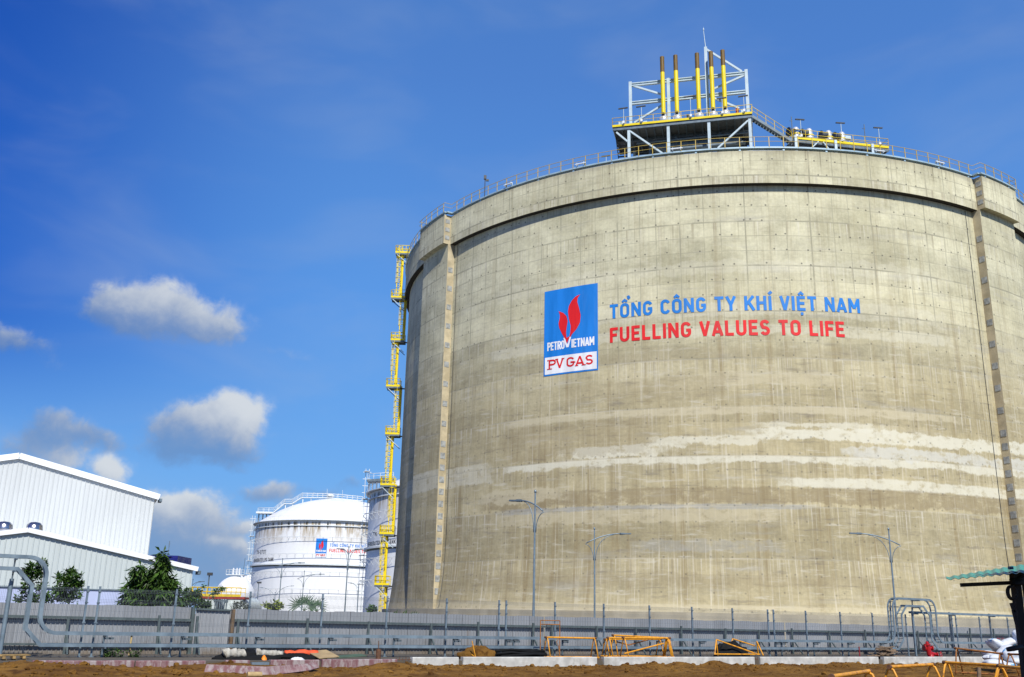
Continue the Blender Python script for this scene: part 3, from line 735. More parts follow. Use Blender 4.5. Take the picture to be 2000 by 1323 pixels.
for (b0, t0) in (((1296, 224), (1293, 112)), ((1323, 220), (1319, 109)), ((1367, 214), (1361, 105)), ((1394, 213), (1388, 102)), ((1420, 208), (1411, 99))):
    pb, pt = H(*b0, -.75), H(*t0, -.75); pb = Vector((pt.x, pt.y, ZT+6.0)); cut = pb.lerp(pt, .74)
    m = MB(); m.tube(pb, cut, .235, n=16); st = m.build('vent_stack', YELP, vent)
    m = MB(); m.tube(cut, pt, .237, n=16); m.build('brown_tip', OCHRE, st)  # darker brown top part of the stack
    base = Vector((pb.x, pb.y, ZT+4.95))
    m = MB(); m.lathe(base, [(.38, 0), (.38, .3), (.52, .36), (.52, .85), (.42, 1.05), (.28, 1.2), (.28, 1.35)], 16); m.tube(base+Z*.5, base+Z*.5+PN*.5, .13); vv = m.build('relief_valve', CHROME, st)
    m = MB(); m.tube(base+Z*1.15+PN*.2, base+Z*1.35+PN*.5, .17, n=10); m.lathe(base, [(.55, .3), (.55, .42)], 16); m.build('valve_fitting', STEEL_D, vv)
# equipment and pipes slung under the deck
m = MB()
m.tube(Q(-3.6, -3.0, 3.6), Q(5.6, -3.0, 3.6), .62, n=14); m.tube(Q(-2.4, -1.3, 2.4), Q(6.0, -1.3, 2.5), .22, n=10); m.tube(Q(-5.4, -2.0, 3.9), Q(6.3, -2.0, 4.0), .12, n=8)
for u in (-4.0, -1.2, 1.0, 3.4): m.tube(Q(u, -2.4, 0), Q(u, -2.4, 4.5), .16, n=8)
m.build('vent_pipework', GALV_D, vent)
m = MB()
for u0, u1, z0, z1 in ((-5.0, -3.2, .4, 2.0), (-2.6, -.6, 1.6, 3.4), (.2, 2.2, .6, 3.2), (3.0, 5.2, 1.2, 3.9), (5.2, 6.2, .3, 4.4)): m.box(Q((u0+u1)/2, -4.6, (z0+z1)/2), (u1-u0, .9, z1-z0), (PU, PN, Z))
for z in (1.0, 2.6, 4.2): m.bar(Q(-5.9, -5.1, z), Q(6.4, -5.1, z), .16, .2)
m.build('equipment_skid', STEEL_D, vent)
for u in (-6.5, -4.6, .55, 3.8, 6.0): lamp_mast(vent, Q(u, .36, 4.95), 2.0 if u != .55 else 2.6, 1.0 if u != .55 else 1.25)
m = MB(); m.box(Q(5.3, -.2, 5.55), (.32, .3, .62), (PU, PN, Z)); m.build('extinguisher_box', RED, vent)
for u, w_, h_ in ((-6.9, .5, .9), (-4.3, .4, .7), (.3, .5, 1.0), (5.9, .45, .9)):
    m = MB(); m.box(Q(u, -.6, 4.95+h_/2), (w_, .35, h_), (PU, PN, Z)); m.build('control_cabinet', STEEL if u != .3 else STEEL_D, vent)
m = MB()
for z, nn, r_ in ((5.25, -1.3, .09), (5.5, -2.2, .12), (5.2, -.3, .05)): m.tube(Q(-5.6, nn, z), Q(5.6, nn, z), r_, n=8)
for u in (-5, -3.2, -.2, 2.1, 3.6, 5.2): m.tube(Q(u, -1.3, 4.9), Q(u, -1.3, 6.3), .05, n=6)
m.build('deck_pipework', GALV_D, vent)
# stairs
def stair(mb, a, c, side, w, n, tread=.28):
    for k in (-w/2, w/2): mb.bar(a+side*k, c+side*k, .06, .26)
    for i in range(n):
        p = a.lerp(c, (i+.5)/n); mb.box(p, (tread, w, .04), ((Vector((c.x-a.x, c.y-a.y, 0))).normalized(), side, Z))
m = MB(); stair(m, Q(-7.05, -.3, 4.85), Q(-6.95, -4.6, .6), PU, .95, 15); m.build('stair', STEEL_D, vent)
m = MB(); a, c = Q(6.8, -.75, 4.9), Q(10.6, -.9, 1.75); stair(m, a, c, PN, .9, 14); sr_ = m.build('stair', GALV_D, vent)
m = MB(); rail(m, [Q(6.75, .0, 4.9), Q(7.3, -.3, 4.6), Q(10.6, -.45, 1.75)], 1.0, 1.2); m.build('stair_rail', YEL, sr_)
lamp_mast(vent, Q(-8.6, -1.0, .3), 1.9, .9)

# lower platform with relief valves
P2N, P2U = T.frame(21); P2O = T.P(21, 40.3, 0)
def H2(px, py, nn=0.0): return hit(px, py, P2O+P2N*nn, P2N)
pl, pr = H2(1550, 266), H2(1736, 292); zd = (pl.z+pr.z)/2; pl.z = pr.z = zd
du2 = (pr-pl).normalized(); dn2 = Vector((du2.y, -du2.x, 0))
if dn2.dot(P2N) < 0: dn2 = -dn2
low = thing('valve_platform', 'low yellow railed platform with four shiny valves on the concrete tank rim', 'steel platform', Vector((pl.x, pl.y, ZT)))
L2 = (pr-pl).length
def Q2(u, nn, z): return pl+du2*u+dn2*nn+Z*z
m = MB(); m.box(Q2(L2/2, -1.3, -.05), (L2, 2.6, .07), (du2, dn2, Z)); m.build('deck', GRATE, low)
m = MB(); m.bar(Q2(0, .02, .03), Q2(L2, .02, .03), .06, .26); m.build('toe_plate', YELP, low)
m = MB(); m.bar(Q2(0, -.1, -.28), Q2(L2, -.1, -.28), .16, .34); m.bar(Q2(0, -2.5, -.28), Q2(L2, -2.5, -.28), .16, .34)
for i in range(9): m.bar(Q2(i*L2/8, 0, -.25), Q2(i*L2/8, -2.5, -.25), .1, .22)
m.build('deck_beam', GALV_D, low)
for uu in (.15, L2*.43, L2*.82):
    m = MB(); m.bar(Q2(uu, .08, ZT-.4-zd), Q2(uu, .08, .15), .26, .26); m.build('column', STEEL, low)
for a, c in (((.25*L2, -.2), (.12*L2, -1.6)), ((.30*L2, -.2), (.40*L2, -1.6))):
    m = MB(); m.bar(Q2(a[0], .1, a[1]), Q2(c[0], .1, c[1]), .12, .12); m.build('brace', STEEL, low)
m = MB(); rail(m, [Q2(0, -2.5, 0), Q2(0, .02, 0), Q2(L2, .02, 0), Q2(L2, -2.5, 0)], 1.0, 1.25); m.build('handrail', YEL, low)
m = MB(); m.tube(Q2(.3, .1, -1.0), Q2(L2-.3, .1, -.95), .06, n=6); m.tube(Q2(.4, -.6, -.8), Q2(L2-.4, -.6, -.8), .17, n=8); m.tube(Q2(1, -1.2, -1.2), Q2(L2-1, -1.2, -1.2), .22, n=8); m.build('pipework', STEEL_D, low)
for px in (1566, 1592, 1630, 1656):
    uu = (H2(px, 268)-pl).dot(du2)
    m = MB(); m.lathe(Q2(uu, -1.2, 0), [(.36, 0), (.36, .6), (.46, .66), (.46, .85), (.34, .98), (.34, 1.7), (.22, 1.9), (0, 1.92)], 14); vv = m.build('relief_valve', CHROME, low)
    m = MB(); m.tube(Q2(uu-.2, -1.2, 1.3), Q2(uu-.8, -1.2, 1.3), .42, n=12); m.tube(Q2(uu-.8, -1.2, 1.3), Q2(uu-.92, -1.2, 1.3), .52, n=12); m.build('outlet_flange', STEEL_D, vv)
    m = MB(); m.lathe(Q2(uu, -1.2, 0), [(.48, 1.02), (.48, 1.12)], 14); m.build('band', YELP, vv)
m = MB(); uu = (H2(1664, 268)-pl).dot(du2); m.box(Q2(uu, -.9, 1.15), (.62, .3, .4), (du2, dn2, Z)); m.tube(Q2(uu-.2, -.9, 0), Q2(uu-.2, -.9, 1), .04); m.tube(Q2(uu+.2, -.9, 0), Q2(uu+.2, -.9, 1), .04); m.build('control_box', STEEL, low)
for px, ht in ((1566, 2.2), (1645, 2.3), (1718, 2.2)): lamp_mast(low, Q2((H2(px, 270)-pl).dot(du2), -.05, 0), ht, 1.0, du2)
for px in (1551, 1693):
    p = Q2((H2(px, 270)-pl).dot(du2), -.3, 0); m = MB(); m.tube(p, p+Z*2.6, .045, n=6); m.tube(p+Z*2.1-du2*.25, p+Z*2.1+du2*.1, .03, n=6); m.build('gas_detector_mast', GALV_D, low)
# small fittings along the rim walkway
for i, (f, lab) in enumerate(((-34.6, 'small instrument mast standing on the curved rim handrail left of the platforms'),)):
    p = T.P(f, RR+.1, ZT+.35); m = MB(); m.tube(p, p+Z*2.5, .05, n=6); m.box(p+Z*2.35, (.3, .3, .45)); m.box(p+Z*2.0+Vector((.25, 0, 0)), (.35, .2, .2)); tag(m.build('instrument_mast', STEEL_D), lab, 'instrument')
RIMLIGHTS = [(-29.5, 'dark tube light bracketed inside the rim rail beside the instrument mast'), (-17.0, 'white tube light on the rim rail just left of the platform stair'), (-3.2, 'white tube light on the rim rail in front of the vent platform'),
             (24.5, 'tube light on the rim rail just right of the low valve platform'), (34.5, 'tube light on the rim rail left of the right buttress')]
for f, lab in RIMLIGHTS:
    n_, u_ = T.frame(f); p = T.P(f, RR+.2, ZT+.62)
    t_ = thing('tube_light', lab, 'light fitting', p, 'tube lights along the rim walkway')
    m = MB(); m.tube(p-u_*.6, p+u_*.6, .075, n=8); m.build('lamp', WHITE, t_)
    for k in (-.4, .4): m = MB(); m.box(p+u_*k-n_*.1, (.06, .3, .34), (u_, n_, Z)); m.build('bracket', STEEL, t_)

# ================================================================== yellow caged ladder on the left of the tank
LP = at(747, 1195, 126.5); lx = LP.x; ly = LP.y
ldr = thing('caged_ladder', 'tall yellow caged access ladder with platforms up the left edge of the tank', 'ladder', (lx, ly, YZ))
lv = (Vector((T.c.x-lx, T.c.y-ly, 0))).normalized()       # towards the tank axis
lw = Vector((1, .0, 0)); ld = Vector((0, 1, 0))
def lz(py): 
    x = 747+(1195-py)*.052; return at(x, py, 126.5).z
decks = [lz(y) for y in (497, 584, 667, 757, 850, 949, 1044, 1143)]
decks = decks+[YZ]
def cage(zb_, zt_, xo, parent):
    c = Vector((lx+xo, ly, 0)); m = MB()
    for k in (-.24, .24): m.bar(c+Vector((k, 0, zb_)), c+Vector((k, 0, zt_+1.0)), .07, .11)
    z = zb_+.3
    while z < zt_+.9: m.bar(c+Vector((-.24, 0, z)), c+Vector((.24, 0, z)), .035, .035); z += .3
    la = m.build('ladder', YELP, parent)
    m = MB(); z = zb_+2.2
    while z < zt_+.9:
        m.path([c+Vector((.38*math.sin(a), -.62+.40*-math.cos(a)+.36, z)) for a in [R(q) for q in range(-120, 121, 30)]], .042, 5); z += .75
    for a in (-70, 0, 70):
        p = c+Vector((.38*math.sin(R(a)), -.26-.40*math.cos(R(a)), 0)); m.bar(p+Z*(zb_+2.2), p+Z*(zt_+.9), .07, .035)
    m.build('safety_cage', YELP, la)
    m = MB(); m.bar(c+Vector((.42, .25, zb_)), c+Vector((.42, .25, zt_+.2)), .30, .26); m.build('riser_channel', YELP, la)
for i in range(len(decks)-1):
    zt_, zb_ = decks[i], decks[i+1]; xo = -.35 if i % 2 == 0 else .38
    if i == 7: xo = -.1
    cage(zb_, zt_, xo, ldr)
    c = Vector((lx+(-.1 if i % 2 == 0 else -.35), ly, zt_)); wid = 1.9
    if i in (0, 1): wid = 2.0
    m = MB(); m.box(c+Vector((.15, .15, -.06)), (wid, 1.5, .08)); m.bar(c+Vector((-wid/2+.15, -.6, -.14)), c+Vector((wid/2+.15, -.6, -.14)), .06, .2); m.bar(c+Vector((-wid/2+.15, .9, -.14)), c+Vector((wid/2+.15, .9, -.14)), .06, .2); dk = m.build('platform', GALV_D, ldr)
    m = MB(); a = wid/2; rail(m, [c+Vector((a+.1, -.6, 0)), c+Vector((-a+.17, -.6, 0)), c+Vector((-a+.17, .9, 0)), c+Vector((a+.1, .9, 0))], 1.1, .55, .04); m.bar(c+Vector((-a+.15, -.62, .10)), c+Vector((a+.1, -.62, .10)), .03, .24); m.build('guard_rail', YELP, dk)
    for yy in (-.55, .85):
        m = MB(); m.bar(c+Vector((-a+.35, yy, -.2)), c+Vector((a+.1, yy, -1.7)), .09, .09); m.build('bracket_arm', STEEL if yy < 0 else STEEL_D, dk)
    m = MB(); m.bar(c+Vector((a, 0, -.15)), c+lv*4.2+Vector((0, 0, -.15)), .12, .16); m.build('wall_tie', STEEL_D, dk)

# ================================================================== white gas tanks behind
def whitetank_mat():
    m, t, b = newmat('weathered_white_tank_paint')
    uv = t.n('ShaderNodeUVMap'); uv.uv_map = 'UVMap'; u, v, _ = t.sep(uv.outputs[0])
    st = t.noise(t.xyz(t.m('MULTIPLY', u, .9), t.m('MULTIPLY', v, .05)), 1, 5, .65)
    b2 = t.noise(t.xyz(t.m('MULTIPLY', u, .25), t.m('MULTIPLY', v, .18), 4.0), 1, 5, .6)
    c = t.mix(t.ss(st, .5, .75, 0, .35), (.80, .81, .81), (.52, .56, .57))
    lev = t.n('ShaderNodeAttribute'); lev.attribute_type = 'OBJECT'; lev.attribute_name = 'rim_height'
    d = t.m('SUBTRACT', lev.outputs['Fac'], v)
    w = t.m('MULTIPLY', t.ss(d, 8.5, .8), t.ss(d, .2, .9))
    rust = t.m('MULTIPLY', w, t.ss(t.noise(t.xyz(t.m('MULTIPLY', u, .7), t.m('MULTIPLY', v, .07), 8.0), 1, 5, .7), .40, .60))
    rust = t.m('MULTIPLY', rust, t.ss(b2, .30, .5))
    c = t.mix(t.m('MULTIPLY', rust, .9), c, (.30, .20, .055))
    dk = t.m('MULTIPLY', t.m('MULTIPLY', t.ss(d, 3.4, 1.4), t.ss(d, .2, 1.2)), t.ss(t.noise(t.xyz(t.m('MULTIPLY', u, .8), 0.0, 2.0), 1, 3), .50, .60))
    c = t.mix(dk, c, (.07, .06, .03))
    t.inp(b.inputs['Base Color'], c); b.inputs['Roughness'].default_value = .45
    return m
WTANK = whitetank_mat()
WGREY = simple('pale_grey_steelwork', (.64, .68, .69), .5, 0, .08, 2)
def cyl_hit(cy, r, px, py):
    d = ray(px, py); a = d.x*d.x+d.y*d.y; bx, by = EYE.x-cy.c.x, EYE.y-cy.c.y; bq = 2*(d.x*bx+d.y*by); c = bx*bx+by*by-r*r
    disc = bq*bq-4*a*c
    if disc < 0: return None
    t = (-bq-math.sqrt(disc))/2/a; q = EYE+d*t; f = math.degrees(math.atan2(q.y-cy.c.y, q.x-cy.c.x)-cy.a0)
    return (f+180) % 360-180, q.z
def lpg(label, cpx, cpy, Y, r, zrim, zap, zmid, zrings, extras):
    p = at(cpx, cpy, Y); cy = Cyl((p.x, p.y)); root = thing('gas_tank', label, 'gas tank', (p.x, p.y, YZ), 'white refrigerated gas tanks'); c0 = (p.x, p.y, 0)
    m = MB(); m.lathe(c0, [(r, YZ), (r, zmid), (r, zrim)], 160, uvr=r); w = m.build('wall', WTANK, root); w['rim_height'] = float(zrim)
    m = MB(); rs = ((r*r)+(zap-zrim)**2)/(2*(zap-zrim)); pr = []
    for i in range(17):
        x = r*(1-i/16); pr.append((x, zap-rs+math.sqrt(max(0, rs*rs-x*x))))
    m.lathe(c0, pr, 120); m.build('dome_roof', WHITE, root)
    m = MB(); m.lathe(c0, [(r, zrim-.15), (r+.9, zrim-.15), (r+.9, zrim+.02), (r, zrim+.02)], 120, smooth=False); m.lathe(c0, [(r, zrim-1.75), (r+.35, zrim-1.75), (r+.35, zrim-1.5), (r, zrim-1.5)], 120, smooth=False); m.build('rim_walkway', WGREY, root)
    m = MB(); m.path([cy.P(f, r+.85, zrim+1.1) for f in range(-180, 180, 4)], .035, 5, closed=True)
    for f in range(-90, 91, 4): q = cy.P(f, r+.85, zrim); m.tube(q, q+Z*1.1, .03, n=5)
    m.build('rim_rail', WGREY, root)
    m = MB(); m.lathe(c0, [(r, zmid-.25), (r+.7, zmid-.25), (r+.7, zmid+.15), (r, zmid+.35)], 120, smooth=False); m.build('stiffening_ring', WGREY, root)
    m = MB(); m.lathe(c0, [(r+.01, zmid-.6), (r+.02, zmid-.6), (r+.02, zmid-.25)], 120); m.build('dark_band', simple('dark_band_grey', (.12, .13, .13), .7), root)  # dark strip round the wall just below the stiffening ring
    for zz in zrings:
        m = MB(); m.path([cy.P(f, r+1.15, zz) for f in range(-100, 101, 3)], .06, 6)
        for f in range(-99, 100, 6):
            m.bar(cy.P(f, r, zz-.0), cy.P(f, r+1.15, zz), .05, .05); m.bar(cy.P(f, r, zz-1.3), cy.P(f, r+1.1, zz-.05), .045, .045)
        m.build('sprinkler_pipe', WGREY, root)
    return root, cy
z1rim, z1ap, z1mid = at(648, 1016, 283).z, at(650, 976, 308).z, at(648, 1103, 283).z
t1, c1 = lpg('rusty-rimmed white domed gas tank with a blue logo in front of clouds', 648, 1204, 308, 25.0, z1rim, z1ap, z1mid, [at(648, y, 283).z for y in (1050, 1083, 1118, 1152)], None)
def write_px(cy, r, parent, text, px0, px1, ytop, ybot, mat, nm, full=None, stroke=1.0):
    a, c = cyl_hit(cy, r, px0, (ytop+ybot)/2), cyl_hit(cy, r, px1, (ytop+ybot)/2); zt_ = cyl_hit(cy, r, (px0+px1)/2, ytop)[1]; zb_ = cyl_hit(cy, r, (px0+px1)/2, ybot)[1]
    for k in range(text.count(' ')+1): m = MB(); cy.write(m, text, a[0], r, zb_, R(c[0]-a[0])*r, zt_-zb_, stroke, .16, .006, k); m.build(nm, mat, parent)
a, c = cyl_hit(c1, 25.03, 616.5, 1070), cyl_hit(c1, 25.03, 638.5, 1070)
logo(c1, 25.03, a[0], c[0], cyl_hit(c1, 25.03, 628, 1089)[1], cyl_hit(c1, 25.03, 628, 1052)[1], t1, 2.5)
write_px(c1, 25.03, t1, 'TỔNG CÔNG TY KHÍ VIỆT NAM', 644, 733, 1063.5, 1069.5, LETB, 'blue_lettering')
write_px(c1, 25.03, t1, 'FUELLING VALUES TO LIFE', 643, 729, 1073.5, 1080, LETR, 'red_lettering')
write_px(c1, 25.03, t1, 'TK-0701', 501.5, 519.5, 1074.5, 1082.5, LETK, 'tank_number', stroke=.95)
write_px(c1, 25.03, t1, 'REFRIGERATED LPG TANK', 496.5, 534, 1090, 1097, LETK, 'black_lettering', stroke=.95)
def roofwalk(pts, Y, parent, legs):
    P = [at(x, y, Y) for x, y in pts]; m = MB()
    for a, c in zip(P, P[1:]): m.bar(a, c, 1.1, .22)
    o = m.build('roof_walkway', WGREY, parent)
    m = MB()
    for dy in (-.55, .55): rail(m, [p+Vector((0, dy, .1)) for p in P], 1.25, 1.6, .05)
    m.build('walkway_rail', WGREY, o)
    m = MB()
    for x, y, dz in legs: q = at(x, y, Y); m.bar(q, q-Z*dz, .22, .22)
    m.build('walkway_leg', WGREY, o)
roofwalk([(504, 1001), (535, 1001), (556, 984), (571, 984), (590, 972), (640, 973), (668, 975), (708, 979)], 304, t1, [(558, 985, 2.4), (572, 985, 3.2), (592, 973, 3.4), (608, 973, 2.5)])
m = MB(); 
for x in (506, 514, 521, 528, 534): q = at(x, 1003, 304); m.bar(q, Vector((q.x, q.y, z1rim-.5)), .3, .3)
m.build('roof_platform_post', GALV_D, t1)
m = MB(); a, c = at(503, 1002.5, 304), at(536, 1002.5, 304); m.box((a+c)/2, ((c-a).length, 4, .55)); m.build('roof_platform', WGREY, t1)
q = at(645, 972, 306); m = MB(); m.lathe((q.x, q.y, 0), [(1.0, q.z-1.0), (1.0, q.z+.2), (1.3, q.z+.2), (1.25, q.z+.6), (.7, q.z+1.1), (0, q.z+1.15)], 14); m.build('roof_vent', WHITE, t1)
m = MB()
for x, y0, y1 in ((639, 974, 955), (669, 974, 958), (661, 975, 964), (613, 970, 962)): m.tube(at(x, y0, 305), at(x, y1, 305), .06, n=5)
m.build('roof_mast', WGREY, t1)
def riser(cy, r, f, z0, z1, parent, nst, hand=1):
    m = MB()
    for k in (.5, 1.3): m.tube(cy.P(f, r+k, z0), cy.P(f, r+k, z1), .075, n=6)
    n_, u_ = cy.frame(f)
    for i in range(nst):
        z = z0+(z1-z0)*(i+.5)/nst; m.bar(cy.P(f, r, z), cy.P(f, r+1.9, z), .09, .12)
        if i % 4 == 1: m.box(cy.P(f, r+1.0, z+.1)+u_*hand*.6, (1.2, 1.2, .10), (n_, u_, Z))
    m.build('pipe_riser', WGREY, parent)
riser(c1, 25, -84, .2, z1rim+2.5, t1, 17)
z2rim = at(718, 967, 224).z; z2mid = at(714, 1075, 224).z; z2ap = z2rim+7
t2, c2 = lpg('white gas tank half hidden behind the tall yellow ladder', 927, 1206, 226, 25.0, z2rim, z2ap, z2mid, [at(715, y, 224).z for y in (1010, 1045, 1096, 1136)], None)
write_px(c2, 25.03, t2, 'TK-0801', 729, 760, 1037, 1046, LETK, 'tank_number', stroke=.95)
write_px(c2, 25.03, t2, 'REFRIGERATED LPG TANK', 719, 773, 1055.5, 1064.5, LETK, 'black_lettering', stroke=.95)
riser(c2, 25, -87, .2, z2rim+6, t2, 22)
m = MB()
for x in (722, 728, 736, 744, 752): q = at(x, 941, 222); m.bar(q, Vector((q.x, q.y, z2rim-.3)), .28, .28)
m.build('roof_platform_post', WGREY, t2)
a, c = at(719, 941, 222), at(770, 938, 222); m = MB(); m.bar(a, c, 4, .5); rp = m.build('roof_platform', GALV_D, t2)
m = MB(); rail(m, [a+Vector((0, -2, .3)), c+Vector((0, -2, .3))], 1.2, 1.5, .05); m.build('platform_rail', WGREY, rp)

# spherical gas holders and pipe rack
for (px, py, Y, r, lab, stk) in ((458, 1164, 255, 4.9, 'white spherical gas holder with three short vents behind yellow railings', 1), (492, 1163, 345, 7.0, 'white spherical gas holder half hidden behind the rusty-rimmed tank', 0)):
    q = at(px, py, Y); root = thing('gas_sphere', lab, 'gas holder', (q.x, q.y, YZ), 'white gas spheres')
    m = MB(); m.lathe(q, [(r*math.sin(R(a)), -r*math.cos(R(a))) for a in range(0, 181, 9)], 36); m.build('shell', WHITE, root)
    m = MB()
    for k in range(8): a = R(45*k+20); p = q+Vector((r*.98*math.cos(a), r*.98*math.sin(a), 0)); m.tube(p, Vector((p.x, p.y, YZ)), .3, n=8)
    m.build('support_leg', WGREY, root)
    m = MB(); m.box(q+Z*(r+.25), (4.6, 3, .2)); rail(m, [q+Vector((-2.3, -1.5, r+.3)), q+Vector((2.3, -1.5, r+.3))], 1.2, .8, .06); m.build('top_platform', WGREY, root)
    if stk:
        for k in (-.9, .0, .7): m = MB(); m.tube(q+Vector((k, 0, r+.3)), q+Vector((k, 0, r+2.0)), .2, n=8); m.build('vent_pipe', WHITE, root)
        m = MB(); m.bar(q+Vector((1.8, -1, r+.2)), q+Vector((4.4, -2.6, -3)), 1.0, .3); m.build('stair', WHITE, root)
        m = MB(); m.tube(q+Vector((1.6, 0, r+.3)), q+Vector((1.8, 0, r+4.6)), .06, n=5); m.build('mast', GALV_D, root)
Yk = 125
rk = thing('pipe_rack', 'low pipe rack with yellow railings and a red beam behind the sheet fence', 'pipe rack', at(420, 1200, Yk))
a, c = at(360, 1167, Yk), at(482, 1169, Yk)
m = MB(); m.bar(a, c, 2.2, .28); m.build('red_beam', simple('red_oxide_beam', (.28, .03, .02), .6), rk)
m = MB()
for dy in (-1.1, 1.1): rail(m, [a+Vector((0, dy, .2)), at(474, 1169, Yk)+Vector((0, dy, .2))], 1.05, .6, .04)
m.bar(a+Vector((0, -1.12, .3)), at(474, 1169, Yk)+Vector((0, -1.12, .3)), .03, .3); m.build('yellow_railing', YEL, rk)
for x in (368, 392, 430, 474):
    q = at(x, 1169, Yk); m = MB(); m.bar(q, Vector((q.x, q.y, YZ)), .25, .25); m.build('rack_column', WGREY, rk)
for x, rr in ((404, 1.15), (457, 1.25)):
    q = at(x, 1186, Yk-1); m = MB(); m.tube(q, q+Vector((0, 9, 0)), rr, n=24); m.lathe(q, [(rr, 0), (rr*1.04, .0)], 24); vs_ = m.build('pressure_vessel', simple('pale_vessel_paint', (.58, .64, .63), .4), rk)
    m = MB(); m.path([q+Vector((rr*1.02*math.cos(R(k)), -.02, rr*1.02*math.sin(R(k)))) for k in range(0, 360, 15)], .07, 6, closed=True); m.build('flange', GALV_D, vs_)
m = MB(); q = at(431, 1182, Yk-1)
for k in range(6): m.tube(q+Vector((-.7+k*.28, 0, -1)), q+Vector((-.7+k*.28, 0, .9)), .09, n=6)
m.bar(q+Vector((-.9, 0, .5)), q+Vector((.9, 0, .5)), .2, .2); m.tube(q+Vector((-1.6, 0, .2)), q+Vector((-1.6, 0, 1.0)), .12); m.build('pipework', GALV_D, rk)

# ================================================================== white corrugated warehouses
def clad(name, c1_, lines=True):
    m, t, b = newmat(name); p = t.n('ShaderNodeTexCoord').outputs['Object']; x, y, z = t.sep(p)
    n1 = t.noise(p, .12, 4); n2 = t.noise(t.xyz(t.m('MULTIPLY', x, 2.5), t.m('MULTIPLY', y, 2.5), t.m('MULTIPLY', z, .12)), 1, 4)
    k = t.m('ADD', t.ss(n1, .3, .7, -.04, .03), t.ss(n2, .4, .8, .03, -.07)); k = t.m('ADD', k, 1.0)
    t.inp(b.inputs['Base Color'], t.mix(1, c1_, t.xyz(k, k, k), 'MULTIPLY')); b.inputs['Roughness'].default_value = .42
    return m
CLAD_W = clad('white_cladding', (.53, .55, .545)); CLAD_G = clad('pale_green_white_cladding', (.49, .535, .525))
FASCIA = simple('white_fascia', (.80, .82, .83), .4, 0, .03, .5)
WD = Vector((math.cos(R(23.5)), math.sin(R(23.5)), 0)); WN = Vector((WD.y, -WD.x, 0))
def corr(mb, O, d, n, x0, x1, zb, ztop, period=.36, depth=.05):
    prof = []; x = x0
    while x < x1-1e-6:
        for f, dd in ((0, 0), (.70, 0), (.76, depth), (.92, depth)):
            if x+f*period <= x1: prof.append((x+f*period, dd))
        x += period
    prof.append((x1, 0)); vs = []
    for xx, dd in prof:
        p = O+d*xx+n*dd; z0 = zb(xx) if callable(zb) else zb; vs += [Vector((p.x, p.y, z0)), Vector((p.x, p.y, ztop(xx) if callable(ztop) else ztop))]
    mb.add(vs, [(2*i, 2*i+2, 2*i+3, 2*i+1) for i in range(len(prof)-1)])
def warehouse(label, O, eave, apex, zb, mat, depth, plinth=None, fasc=.34):
    """gable end wall with its right-hand edge at O; eave and apex are points on the wall plane"""
    ue = 0.0; ua = (apex-O).dot(WD); ze, za = eave.z, apex.z; Wd = 2*ua      # ua is negative
    root = thing('warehouse', label, 'warehouse', (O.x, O.y, YZ), 'white corrugated warehouses')
    rz = lambda x: za-(za-ze)*abs(x-ua)/abs(ua)
    m = MB(); corr(m, O, WD, WN, Wd, 0, zb, rz)
    m.build('gable_wall', mat, root)
    m = MB(); back = -WN*depth
    sidez = YZ
    for x in (0, Wd):
        p = O+WD*x; q = p+back; m.add([(p.x, p.y, sidez), (q.x, q.y, sidez), (q.x, q.y, ze), (p.x, p.y, ze)], [(0, 1, 2, 3)])
    p, q, r_ = O+back, O+WD*Wd+back, O+WD*ua+back
    m.add([(p.x, p.y, sidez), (q.x, q.y, sidez), (q.x, q.y, ze), (r_.x, r_.y, za), (p.x, p.y, ze)], [(0, 1, 2, 3, 4)]); m.build('side_wall', mat, root)
    m = MB(); ov = .35; sl = (za-ze)/abs(ua)
    for sg in (1, -1):
        e = O+WD*(ua-sg*ua)+WD*(sg*ov); e = Vector((e.x, e.y, ze-sl*ov+.10)); a = O+WD*ua; a = Vector((a.x, a.y, za+.10))
        for k0, k1, th in ((.25, -depth, .10),):
            v = [a+WN*k0, e+WN*k0, e+WN*k1, a+WN*k1]; m.add(v+[w+Z*th for w in v], [(0, 1, 2, 3), (7, 6, 5, 4), (0, 4, 5, 1), (1, 5, 6, 2), (2, 6, 7, 3)])
    m.build('roof', FASCIA, root)
    m = MB()
    for sg in (1, -1):
        e = O+WD*(ua-sg*ua)+WD*(sg*ov); e = Vector((e.x, e.y, ze-sl*ov+.12)); a = O+WD*ua; a = Vector((a.x, a.y, za+.12)); m.bar(a+WN*.27, e+WN*.27, .05, fasc)
    m.build('fascia', FASCIA, root)
    m = MB(); e = O+WD*(ov+.12); m.box(Vector((e.x, e.y, ze-sl*ov-.12))-WN*.55, (1.2, .28, .26), (WN, WD, Z)); m.build('gutter', GALV_D, root)
    if plinth:
        m = MB(); p = O+WD*(Wd/2)+WN*.05; m.box(Vector((p.x, p.y, (plinth+YZ)/2))-WN*.2, (abs(Wd), .4, plinth-YZ), (WD, WN, Z)); m.build('plinth', simple('lavender_grey_plinth', (.42, .47, .66), .8, 0, .06, .8), root)
        m = MB(); p = O+WD*(Wd/2)+WN*.09; m.box(Vector((p.x, p.y, plinth+.05)), (abs(Wd), .10, .08), (WD, WN, Z)); m.build('drip_flashing', GALV_D, root)
    return root
Os = at(369.5, 1180, 76); pe, pa = hit(371, 1113, Os, WN), hit(55, 1039, Os, WN)
zpl = hit(180, 1153, Os, WN).z
wh = warehouse('lower white warehouse with pale gable and roof ventilators beside the leafy tree', Vector((Os.x, Os.y, 0)), pe, pa, zpl, CLAD_G, 11.5, zpl)
Ob = Os-WN*11.6; Ob = hit(288, 1088, Ob, WN); pe, pa = hit(303, 972, Ob, WN), hit(38, 894, Ob, WN)
